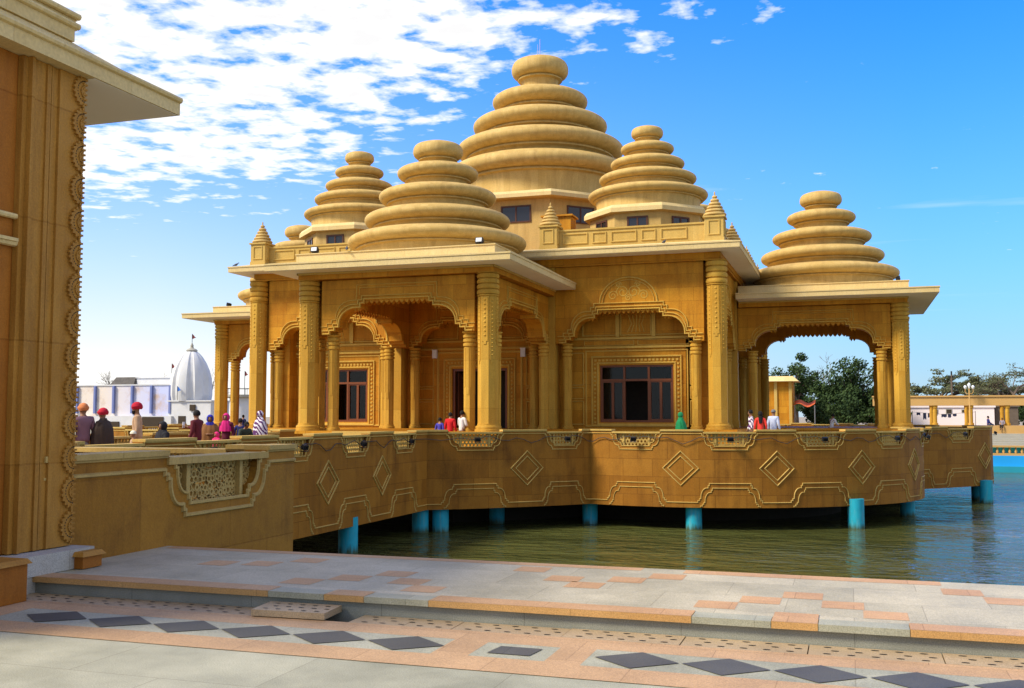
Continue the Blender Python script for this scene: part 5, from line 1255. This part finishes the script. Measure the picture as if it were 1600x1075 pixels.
def skinned(name, nodes, edges, mat, parent, level=1, root=0):
    """one continuous surface grown round a skeleton; nodes: (point, radius)"""
    me = bpy.data.meshes.new('tmp'); me.from_pydata([n[0] for n in nodes], edges, [])
    o = bpy.data.objects.new('tmp', me); COL.objects.link(o)
    o.modifiers.new('s', 'SKIN'); sv = me.skin_vertices[0].data
    for i, n in enumerate(nodes):
        r = n[1]; sv[i].radius = r if isinstance(r, tuple) else (r, r)
    sv[root].use_root = True
    if level: q = o.modifiers.new('u', 'SUBSURF'); q.levels = level; q.render_levels = level
    dg = bpy.context.evaluated_depsgraph_get(); ev = o.evaluated_get(dg); m2 = bpy.data.meshes.new_from_object(ev)
    bpy.data.objects.remove(o); bpy.data.meshes.remove(me)
    for p in m2.polygons: p.use_smooth = True
    mb = MB(); mb.v = [tuple(v.co) for v in m2.vertices]; mb.f = [tuple(p.vertices) for p in m2.polygons]; bpy.data.meshes.remove(m2)
    return mb.build(name, mat, parent, smooth=80)
def person(label, x, y, h, ang, top, legs, head=('hair',), pose='stand', z0=.15, shawl=None, detail=True, build=1.0, beard=False, group='people on the bridge and terrace', skirt=None):
    """ang: facing direction in degrees (0 = +X, 90 = +Y)"""
    a = math.radians(ang); F = Vector((math.cos(a), math.sin(a), 0)); R = Vector((math.sin(a), -math.cos(a), 0)); k = h/1.72; U = Vector((0, 0, 1)); O = Vector((x, y, z0))
    t = thing('person', label, 'person', (x, y, z0), group)
    lean = {'lean': .42, 'bent': .22}.get(pose, 0.03)
    sit = pose == 'sit'; crouch = pose == 'crouch'
    hipz = .95 if not (sit or crouch) else (.52 if sit else .34)
    def J(s, f, z):           # body point; above the hips it tilts with the torso
        if z > .95: f += (z-.95)*math.tan(lean)*.9; z = .95+(z-.95)*math.cos(lean)
        return O+(R*s+F*f+U*(z-.95+hipz))*k
    def G(s, f, z): return O+(R*s+F*f+U*z)*k      # point given from the ground
    B = [(J(0, 0, .95), (.125, .09)), (J(0, 0, 1.12), (.115, .085)), (J(0, 0, 1.30), (.145, .10)), (J(0, -.01, 1.42), (.10, .075)), (J(0, .0, 1.50), (.052, .052)),
         (J(0, .02, 1.555), (.062, .066)), (J(0, .02, 1.62), (.080, .092)), (J(0, .01, 1.69), (.066, .074)), (J(0, .01, 1.72), (.035, .04)), (J(0, .115, 1.60), (.014, .014))]
    E = [(0, 1), (1, 2), (2, 3), (3, 4), (4, 5), (5, 6), (6, 7), (7, 8), (6, 9)]
    for s in (-1, 1): B.append((J(s*.088, 0, 1.62), (.012, .02))); E.append((6, len(B)-1))
    arms = {}
    for s in (-1, 1):
        sh = J(s*.175, 0, 1.41)
        if pose == 'phone' and s == 1: el, wr = J(s*.22, .20, 1.20), J(s*.16, .46, 1.27)
        elif pose == 'hold': el, wr = J(s*.25, .05, 1.13), J(s*.06, .26, 1.14)
        elif pose in ('lean', 'bent'): el, wr = J(s*.25, .13, 1.18), J(s*.20, .36, 1.10)
        elif sit or crouch: el, wr = J(s*.24, .08, 1.14), J(s*.15, .30, 1.03)
        else: el, wr = J(s*.235, -.02, 1.14), J(s*.25, .09, .91)
        d = (wr-el).normalized(); i0 = len(B); side = d.cross(U); side = side.normalized() if side.length > .2 else R
        if abs(d.z) > .8: side = F
        palm = wr+d*.055*k
        B += [(sh, .052), (el, .040), (wr, .026), (palm, (.036, .018))]; E += [(3, i0), (i0, i0+1), (i0+1, i0+2), (i0+2, i0+3)]
        inw = -R*s*.4+d
        for fi, (o, ln) in enumerate(((-.027, .062), (-.009, .075), (.009, .078), (.026, .068))):
            p1 = palm+side*o*k+d*.03*k; p2 = p1+d*ln*.55*k; p3 = p2+(d*.8-R*s*.35+(-F if abs(d.z) < .5 else U)*.1)*ln*.5*k; n = len(B)
            B += [(p1, .0085), (p2, .008), (p3, .007)]; E += [(i0+3, n), (n, n+1), (n+1, n+2)]
        n = len(B); th = palm-side*.03*k*(1 if fi else 1)-d*.01*k; B += [(th, .010), (th-side*.022*k+d*.03*k, .009)]; E += [(i0+3, n), (n, n+1)]
        arms[s] = (sh, el, wr)
    lg = {}
    for s in (-1, 1):
        if sit: hp, kn, an, to = J(s*.09, 0, .92), G(s*.11, .44, .54), G(s*.11, .50, .10), G(s*.12, .66, .04)
        elif crouch: hp, kn, an, to = J(s*.09, 0, .93), G(s*.15, .34, .52), G(s*.12, .10, .10), G(s*.13, .26, .04)
        else: st = .07*s if pose == 'stand' else .0; hp, kn, an, to = J(s*.09, 0, .91), G(s*.10, .03+st, .50), G(s*.10, -.01+st*1.4, .09), G(s*.12, .15+st*1.4, .035)
        i0 = len(B); B += [(hp, .078), (kn, .052), (an, .036), (to, (.035, .022))]; E += [(0, i0), (i0, i0+1), (i0+1, i0+2), (i0+2, i0+3)]; lg[s] = (hp, kn, an)
    B = [(p, tuple(v*k for v in r) if isinstance(r, tuple) else r*k) for p, r in B]
    skinned('body', B, E, SKIN_M, t)
    # garments
    bw = build
    N_ = [(J(0, 0, .86), (.155*bw, .115*bw)), (J(0, 0, 1.0), (.150*bw, .11*bw)), (J(0, 0, 1.15), (.142*bw, .105*bw)), (J(0, 0, 1.30), (.165*bw, .12*bw)), (J(0, -.01, 1.42), (.115, .085)), (J(0, 0, 1.475), (.07, .065))]
    Ed = [(0, 1), (1, 2), (2, 3), (3, 4), (4, 5)]
    for s in (-1, 1):
        i0 = len(N_); sh, el, wr = arms[s]; N_ += [(sh, .074*bw), (sh.lerp(el, .5), .066*bw), (el, .058), (el.lerp(wr, .5), .050), (el.lerp(wr, .9), .044)]; Ed += [(4, i0), (i0, i0+1), (i0+1, i0+2), (i0+2, i0+3), (i0+3, i0+4)]
    N_ = [(p, tuple(v*k for v in r) if isinstance(r, tuple) else r*k) for p, r in N_]
    skinned('shirt', N_, Ed, top, t)
    if skirt is None:
        N_ = [(J(0, 0, .97), (.135, .10)), (J(0, 0, .88), (.14, .105))]; Ed = [(0, 1)]
        for s in (-1, 1):
            i0 = len(N_); hp, kn, an = lg[s]; N_ += [(hp, .095), (kn, .072), (kn.lerp(an, .85), .058)]; Ed += [(1, i0), (i0, i0+1), (i0+1, i0+2)]
        N_ = [(p, tuple(v*k for v in r) if isinstance(r, tuple) else r*k) for p, r in N_]; skinned('trousers', N_, Ed, legs, t)
    def drape(name, mat, prof_, fold=.06, nf=9, n=36, front=0.0, seed=0):
        m = MB(); rn = random.Random(seed+int(x*31)); ph = rn.random()*6; rows = []
        for j, (z, rx, ry, ff) in enumerate(prof_):
            c = J(0, ff, z) if z > .95 else (G(0, ff, z*hipz/.95))
            rows.append([m.vert(c+(R*math.cos(q)*rx*(1+fold*math.sin(nf*q+ph+z*3))+F*math.sin(q)*ry*(1+fold*math.sin((nf+2)*q+ph)))*k) for q in [2*PI*i/n for i in range(n)]])
        for p, q in zip(rows, rows[1:]):
            for i in range(n): m.face((p[i], p[(i+1) % n], q[(i+1) % n], q[i]))
        m.face(rows[-1]); return m.build(name, mat, t, smooth=70)
    if skirt: drape('skirt', skirt, [(.08, .27, .24, 0), (.5, .22, .19, 0), (.9, .165, .13, 0), (1.02, .14, .11, 0)], .09)
    if shawl: drape('shawl', shawl, [(.55, .30, .24, .02), (.85, .29, .25, .03), (1.1, .285, .24, .03), (1.28, .275, .20, .01), (1.38, .235, .15, 0), (1.44, .17, .11, 0), (1.49, .095, .085, 0), (1.53, .07, .075, 0)], .07)
    # head
    hc = J(0, .015, 1.625); up = (J(0, .015, 1.72)-J(0, .015, 1.55)).normalized(); fw = up.cross(R).normalized(); fw = fw if fw.dot(F) > 0 else -fw
    def shell(name, mat, cuts, rx, ry, rz, off=(0, 0, 0), bumps=0.0, fb=0, n=20, keep=None):
        m = MB(); c = hc+(R*off[0]+fw*off[1]+up*off[2])*k; rows = []
        for j in range(cuts[0], cuts[1]+1):
            th = PI*j/12; row = []
            for i in range(n):
                ph = 2*PI*i/n; b = 1+bumps*math.sin(fb*th*2+ph*2)
                row.append(m.vert(c+(R*math.sin(th)*math.cos(ph)*rx*b+fw*math.sin(th)*math.sin(ph)*ry*b+up*math.cos(th)*rz)*k))
            rows.append(row)
        for jj, (p, q) in enumerate(zip(rows, rows[1:])):
            for i in range(n):
                if keep and not keep(2*PI*(i+.5)/n, PI*(cuts[0]+jj+.5)/12): continue
                m.face((p[i], p[(i+1) % n], q[(i+1) % n], q[i]))
        return m.build(name, mat, t, smooth=70)
    kind = head[0]; back = lambda p, th: not (.9 < math.degrees(p)/57.3 < 2.24 and th > 1.15)
    M_HAIR = cloth('black_hair', (.012, .010, .009))
    if kind == 'hair': shell('hair', M_HAIR, (0, 8), .092, .106, .112, (0, -.012, .018), .02, 3, keep=back)
    if kind == 'long': shell('hair', M_HAIR, (0, 10), .100, .115, .125, (0, -.018, .010), .03, 3, keep=back); drape('long_hair', M_HAIR, [(1.22, .07, .03, -.10), (1.4, .09, .035, -.09), (1.55, .09, .05, -.06)], .03, n=14)
    if kind == 'turban': shell('turban', head[1], (0, 8), .112, .128, .118, (0, -.012, .040), .05, 6); shell('turban_wrap', head[1], (4, 8), .122, .136, .080, (0, -.006, .040), .03, 3, keep=back)
    if kind == 'cap': shell('knitted_cap', head[1], (0, 6), .098, .112, .118, (0, -.005, .025), .015, 8)
    if kind == 'hood':
        shell('headscarf', head[1], (0, 11), .112, .125, .138, (0, -.022, -.004), .02, 2, keep=lambda p, th: not (abs(p-PI/2) < .62 and th > 1.05))
        drape('scarf_fall', head[1], [(1.18, .21, .15, 0), (1.34, .20, .14, 0), (1.44, .15, .12, 0), (1.52, .10, .10, 0)], .06)
    if beard: shell('beard', M_HAIR, (6, 11), .068, .060, .095, (0, .050, -.050), .05, 4)
    m = MB()
    for s in (-1, 1):
        c = hc+(R*s*.032+fw*.088+up*.008)*k; r = .010*k; ve = [m.vert(c+v*r) for v in (R, -R, fw, -fw, up, -up)]
        for f in ((0, 2, 4), (2, 1, 4), (1, 3, 4), (3, 0, 4), (2, 0, 5), (1, 2, 5), (3, 1, 5), (0, 3, 5)): m.face([ve[i] for i in f])
    m.build('eyes', M_BLACK, t)
    m = MB(); c = hc+(fw*.086-up*.050)*k
    m.hexa([tuple(c+(R*a+fw*b+up*d)*k) for a, b, d in ((-.022, -.01, -.004), (.022, -.01, -.004), (.018, .008, -.004), (-.018, .008, -.004), (-.022, -.01, .005), (.022, -.01, .005), (.018, .008, .004), (-.018, .008, .004))]); 
    if not beard: m.build('mouth', cloth('lip_skin', (.18, .06, .045)), t)
    if pose != 'x':
        for s in (-1, 1):
            hp, kn, an = lg[s]; m = MB(); f0 = an-U*(an.z-z0)*1.0
            m.hexa([tuple(f0+(R*a+F*b+U*c)*k) for a, b, c in ((-.045, -.07, 0), (.045, -.07, 0), (.05, .19, 0), (-.05, .19, 0), (-.038, -.05, .085), (.038, -.05, .085), (.035, .17, .045), (-.035, .17, .045))]); m.build('shoe', cloth('brown_leather', (.06, .03, .02)), t)
    if pose == 'phone': wr = arms[1][2]; c = wr+F*.12*k; m = MB(); m.hexa([tuple(c+R*a+F*b+U*d) for a, b, d in ((-.04, -.005, -.02), (.04, -.005, -.02), (.04, .005, -.02), (-.04, .005, -.02), (-.04, -.005, .13), (.04, -.005, .13), (.04, .005, .13), (-.04, .005, .13))]); tag(m.build('phone', M_LAMP, None), 'pale phone held up by the person in the maroon sweater', 'phone')
    return t
c = cloth
person('person in mauve hooded jacket and orange turban at the far left of the bridge', -16.0, 18.5, 1.68, 150, c('mauve_cloth', (.20, .105, .135)), c('grey_cloth', (.22, .20, .21)), ('turban', c('orange_turban', (.60, .20, .07))), build=1.2)
person('person in crimson turban wrapped in a dark brown shawl on the bridge', -15.75, 18.85, 1.58, 185, c('dark_brown_cloth', (.05, .032, .022)), c('black_brown_cloth', (.03, .02, .018)), ('turban', c('crimson_turban', (.45, .012, .03))), 'hold', shawl=c('dark_brown_cloth', (.05, .032, .022)), build=1.1)
person('person in crimson turban, dark beard and tan jacket behind the bridge parapet', -15.8, 20.06, 1.72, 215, c('tan_cloth', (.50, .32, .19)), c('grey_cloth', (.22, .20, .21)), ('turban', c('crimson_turban', (.45, .012, .03))), beard=True, build=1.12)
person('child in cream knitted cap just behind the bridge parapet', -15.15, 19.12, 1.10, 200, c('tan_cloth', (.50, .32, .19)), c('grey_cloth', (.22, .20, .21)), ('cap', c('cream_knit', (.70, .66, .52))))
person('person in black hood seated low on the bridge', -17.0, 22.6, 1.66, 250, c('black_cloth', (.02, .02, .024)), c('black_cloth', (.02, .02, .024)), ('hood', c('black_cloth', (.02, .02, .024))), 'sit', z0=.19, build=1.15)
st_ = thing('stool', 'low stone block under the seated person in the black hood', 'stool', (-17.0, 22.65, .15)); m = MB(); m.box(-17.22, -16.78, 22.4, 22.95, .151, .53); m.box(-17.26, -16.74, 22.36, 22.99, .53, .58); m.build('block', S_TRIM, st_)
person('person in maroon sweater reaching forward with a phone on the bridge', -16.0, 22.65, 1.58, 178, c('maroon_cloth', (.115, .016, .022)), c('denim_cloth', (.05, .07, .14)), ('hair',), 'phone', build=1.1)
person('person in blue headscarf and brown wrap among the group on the bridge', -16.2, 23.5, 1.46, 300, c('rust_brown_cloth', (.20, .085, .025)), c('black_cloth', (.02, .02, .024)), ('hood', c('royal_blue_scarf', (.03, .03, .30))), 'hold', shawl=c('rust_brown_cloth', (.20, .085, .025)))
person('person in bright magenta headscarf and dark red dress on the bridge', -16.3, 24.4, 1.50, 280, c('dark_red_cloth_top', (.12, .012, .03)), c('black_cloth', (.02, .02, .024)), ('hood', c('magenta_scarf', (.55, .015, .16))), 'stand', build=1.05)
person('small child in hot pink hood behind the bridge parapet', -15.3, 22.5, 1.03, 250, c('hot_pink_cloth', (.70, .03, .16)), c('black_cloth', (.02, .02, .024)), ('hood', c('hot_pink_cloth', (.70, .03, .16))), build=1.25)
person('person in dark olive clothes bending right of the magenta headscarf', -15.9, 24.6, 1.32, 330, c('olive_black_cloth', (.035, .045, .03)), c('black_cloth', (.02, .02, .024)), ('hair',), 'lean', build=1.2)
person('person in navy blue dress near the far end of the bridge', -18.0, 27.7, 1.36, 120, c('navy_dress', (.02, .025, .12)), c('navy_dress', (.02, .025, .12)), ('hair',), skirt=c('navy_dress', (.02, .025, .12)))
person('person in white and purple printed shawl at the end of the bridge', -19.0, 30.4, 1.60, 60, M_PRINT, M_PRINT, ('hood', M_PRINT), shawl=M_PRINT, skirt=M_PRINT)
person('left of two distant dark figures beyond the left porch', -36.2, 56.0, 1.5, 90, c('navy_dress', (.02, .025, .12)), c('black_cloth', (.02, .02, .024)), ('hair',))
person('right of two distant dark figures beyond the left porch', -35.5, 56.0, 1.45, 70, c('dark_red_cloth_top', (.12, .012, .03)), c('black_cloth', (.02, .02, .024)), ('hair',))
person('child in violet blue top in front of the temple doorway', -15.73, 38.5, 1.37, 80, c('violet_blue_cloth', (.06, .05, .36)), c('black_cloth', (.02, .02, .024)), ('hair',))
person('person in bright red jacket seen from behind at the front porch', -14.8, 37.3, 1.57, 85, c('bright_red_cloth', (.55, .012, .015)), c('black_cloth', (.02, .02, .024)), ('hair',), build=1.1)
person('person in white shirt with arms raised beside the red jacket', -14.55, 37.9, 1.64, 60, c('white_cloth', (.74, .72, .68)), c('black_cloth', (.02, .02, .024)), ('hair',), 'hold')
person('person in bright green headscarf walking below the window', -6.41, 41.0, 1.58, 10, c('emerald_cloth', (.010, .22, .075)), c('black_cloth', (.02, .02, .024)), ('hood', c('emerald_cloth', (.010, .22, .075))), shawl=c('emerald_cloth', (.010, .22, .075)), skirt=c('black_cloth', (.02, .02, .024)))
person('person in dark and white checked shirt left of the long black hair', -3.85, 43.2, 1.68, 200, M_PRINT, c('black_cloth', (.02, .02, .024)), ('hair',))
person('person with long black hair and scarlet dress on the terrace', -3.42, 42.5, 1.62, 100, c('scarlet_cloth', (.72, .045, .03)), c('scarlet_cloth', (.72, .045, .03)), ('long',))
person('person in pale blue shirt and grey cap right of the scarlet dress', -2.95, 43.0, 1.68, 70, c('pale_blue_cloth', (.46, .52, .68)), c('denim_cloth', (.05, .07, .14)), ('cap', c('grey_knit', (.16, .16, .16))), build=1.1)
person('person in white shirt leaning over the far parapet through the right porch', -.9, 55.2, 1.55, 40, c('white_cloth', (.74, .72, .68)), c('black_cloth', (.02, .02, .024)), ('hair',), 'bent')
person('person in blue clothes sitting on the colonnade plinth at the far right', 11.05, 94.55, 1.55, 10, c('deep_blue_cloth', (.02, .03, .16)), c('denim_cloth', (.05, .07, .14)), ('hair',), 'sit', z0=.42)
person('person in grey top sitting right of the blue figure on the plinth', 12.15, 94.6, 1.35, 250, c('lilac_grey_cloth', (.30, .26, .30)), c('black_cloth', (.02, .02, .024)), ('hair',), 'sit', z0=.42)
